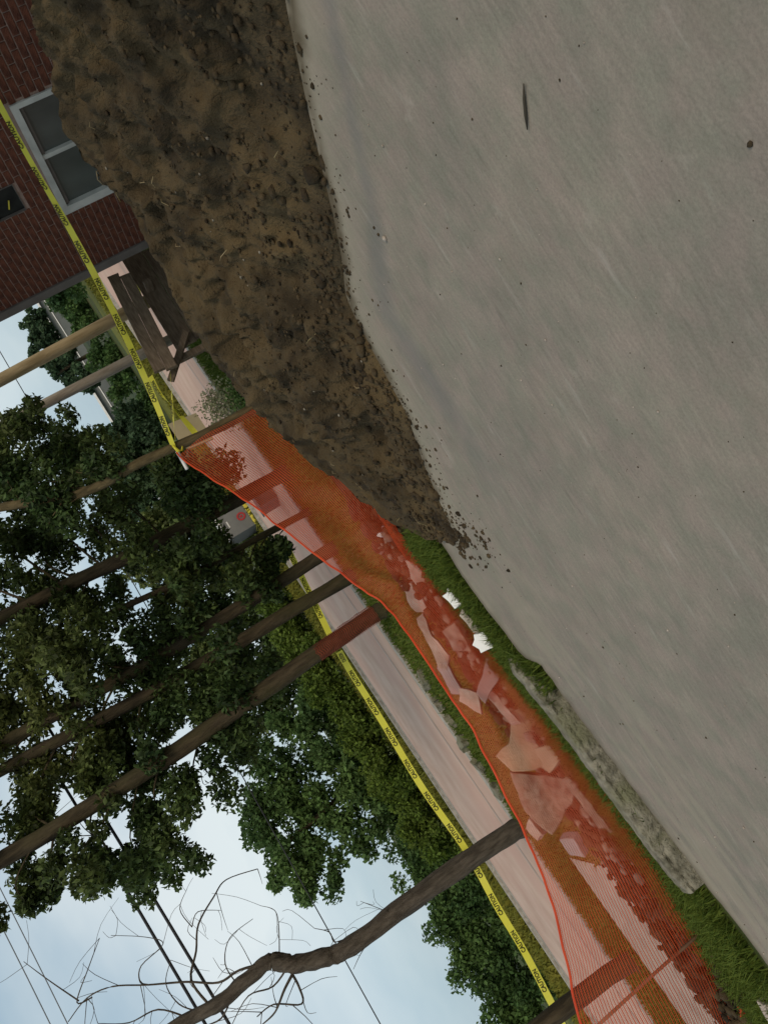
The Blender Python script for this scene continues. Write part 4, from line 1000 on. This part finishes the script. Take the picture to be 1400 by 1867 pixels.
# loose pieces dug up along the road verge
for k, (u, v, r, lab) in enumerate([(.94, 10.9, .22, 'grey green lump of broken kerb on the verge nearest the red wrapped trunk'), (.58, 11.1, .2, 'grey green lump of broken kerb on the verge, second from the red wrapped trunk'), (.25, 11.0, .16, 'small dark lump of broken kerb on the verge'), (-.05, 11.25, .22, 'wide pale lump of broken kerb in the middle of the verge'), (-.45, 11.3, .18, 'tan lump of broken kerb on the verge, second from the dead tree'), (-.85, 11.2, .2, 'grey lump of broken kerb on the verge beside the dead tree')]):
    rr = random.Random(k); n = 7
    ol = [(r * .72 * rr.uniform(.7, 1.15) * math.cos(6.283 * i / n), r * .6 * rr.uniform(.6, 1.1) * math.sin(6.283 * i / n)) for i in range(n)]
    chunk('kerb_chunk', ol, r * .5, (u, v, r * .14), (rr.uniform(-.4, .4), rr.uniform(-.3, .3), rr.uniform(0, 3)), 'concrete', lab, 'kerb chunk', 30 + k, .03, 'lumps of broken kerb on the verge')
# overturned soil ridge behind the net
items = []
for _ in range(2400):
    u = random.uniform(-3.2, 2.6); v = random.gauss(7.3, .33); r = .015 + random.expovariate(1 / .022)
    if 6.6 < v < (8.1 if u > -1.7 else 7.55 + .55 * random.random() ** 2): w = W(u, v, -.02 + .22 * math.exp(-((v - 7.3) / .4) ** 2) * random.random()); items.append((w.x, w.y, w.z, min(r, .065)))
o = link('soil_rubble', lumps_mesh('soil_rubble', items), MAT['clod']); tag(o, 'dark soil and crumbs churned up among the broken concrete behind the net', 'soil', kind='stuff')

# broken concrete curb along the apron
def curb():
    vs = []; fs = []; n = 90
    fr = [(.34, 6.18), (.1, 5.97), (-.08, 5.915), (-.43, 5.86), (-.87, 5.865), (-1.3, 5.855), (-1.72, 5.825)]
    pth = smooth_path([Vector((a, b, 0)) for a, b in fr], 15)
    for i, p in enumerate(pth):
        s = i / (len(pth) - 1); h = .108 * min(1, .25 + s * 6) * (1 - .15 * max(0, s - .93) / .07)
        th = .14 * min(1, .35 + s * 4)
        def nn(k, q): return q * .55 * noise.noise(Vector((p.x * 9, k * 3.1, 2))) + q * 1.0 * noise.noise(Vector((p.x * 31, k * 2.3, 5)))
        prof = [(0 + nn(1, .012), -.06), (.0 + nn(2, .016), h * .25), (.012 + nn(3, .02), h * .5), (.008 + nn(4, .02), h * .75), (.02 + nn(5, .016), h * .96 + nn(6, .008)), (.045, h + nn(7, .006)), (th, h + nn(8, .006)), (th + .01, h * .4), (th + .01, -.06)]
        for (dv, z) in prof: vs.append(W(p.x, p.y + dv, z))
    k = 9
    for i in range(len(pth) - 1):
        for j in range(k - 1): fs.append((i * k + j, i * k + j + 1, (i + 1) * k + j + 1, (i + 1) * k + j))
    fs.append(tuple(range(k))); fs.append(tuple((len(pth) - 1) * k + j for j in reversed(range(k))))
    m = MB(); m.add(vs, fs); me_ = m.mesh('broken_curb'); bm = bmesh.new(); bm.from_mesh(me_); bmesh.ops.recalc_face_normals(bm, faces=bm.faces[:]); bm.to_mesh(me_); bm.free()
    return link('broken_curb', me_, MAT['concrete'])
o = curb(); tag(o, 'rough broken concrete curb along the pavement edge below the net', 'curb')
m = MB()
chunk('concrete_chunk', [(-.12, -.06), (.10, -.07), (.14, .02), (.04, .08), (-.1, .06)], .10, (-2.72, 6.14, .03), (.1, .1, .3), 'rubble', 'pale broken piece at the pavement edge by the near end of the net', seed=77)

# ------------------------------------------------------------------ grass
def blades(name, spots, n, h0, h1, label, parent=None, m='grass', wd=.006):
    rng = np.random.default_rng(len(name) + n)
    P = []
    for (u0, u1, v0, v1, wgt) in spots:
        k = int(n * wgt); P.append(np.stack([rng.uniform(u0, u1, k), rng.uniform(v0, v1, k)], 1))
    P = np.concatenate(P)
    keep = np.array([p[1] > edge_v(p[0]) + .01 + .05 * rng.random() if p[1] < 6.4 else True for p in P]); P = P[keep]; k = len(P)
    base = P[:, :1] * np.array(tuple(UV)) + P[:, 1:] * np.array(tuple(VV)); base[:, 2] = -.05
    a = rng.uniform(0, 2 * math.pi, k); h = rng.uniform(h0, h1, k); ln = rng.normal(0, .5, (k, 2)) * h[:, None]
    sd = np.stack([np.cos(a), np.sin(a), np.zeros(k)], 1) * wd
    tip = base + np.concatenate([ln, h[:, None]], 1); mid = base + np.concatenate([ln * .35, (h * .6)[:, None]], 1)
    co = np.stack([base - sd, base + sd, mid + sd * .8, tip, mid - sd * .8], 1).reshape(-1, 3)
    b = np.arange(k)[:, None] * 5
    tr = np.concatenate([b + np.array([[0, 1, 2]]), b + np.array([[0, 2, 4]]), b + np.array([[4, 2, 3]])], 1).reshape(-1, 3)
    o = link(name, np_mesh(name, co, tris=tr), MAT[m]); return tag(o, label, 'grass', kind='stuff')
blades('grass', [(-.1, 1.7, 5.85, 6.75, .35), (-3.9, .4, 5.9, 6.9, .65)], 26000, .06, .17, 'short dark green grass between the pavement edge and the orange net')
blades('verge_grass', [(-6, -1.75, 9.75, 11.5, .32), (-1.75, 14, 8.2, 11.5, 1.0)], 34000, .04, .12, 'green grass of the verge around the tree trunks', wd=.012)
blades('roadside_grass', [(-16, 24, 19.75, 23.5, 1.0)], 30000, .08, .25, 'yellowish grass along the far side of the road', m='verge', wd=.03)

# ------------------------------------------------------------------ small things on the pavement
items = []
for _ in range(900):
    u = random.uniform(-4, 3); v = .4 + 5.2 * random.random() ** .8
    r = .0016 + random.expovariate(1 / .0014); c = W(u, v); items.append((c.x, c.y, r * .4, min(r, .008)))
o = link('grit', lumps_mesh('grit', items[:450]), MAT['rubble']); tag(o, 'fine pale grit strewn over the grey pavement', 'grit', kind='stuff')
o = link('grit', lumps_mesh('grit', items[450:]), MAT['clod']); tag(o, 'fine dark grit and soil crumbs strewn over the grey pavement', 'grit', kind='stuff')
m = MB(); a, b = W(1.49, 1.77, .008), W(1.43, 1.90, .008); m.tube([a, a.lerp(b, .35) + UV * .004, a.lerp(b, .7) + UV * .003, b], [.002, .005, .0055, .002], 6); o = m.build('twig', MAT['twig'], None, True)
tag(o, 'dark short twig lying on the open pavement', 'twig')
o = link('pebble', lumps_mesh('pebble', [(*W(2.22, 3.19, .008), .016)]), MAT['rubble']); tag(o, 'pale pebble on the pavement beside the damp strip', 'pebble')
o = link('pebble', lumps_mesh('pebble', [(*W(.72, 1.40, .004), .008)]), MAT['clod']); tag(o, 'dark crumb of soil alone on the near pavement', 'soil crumb')
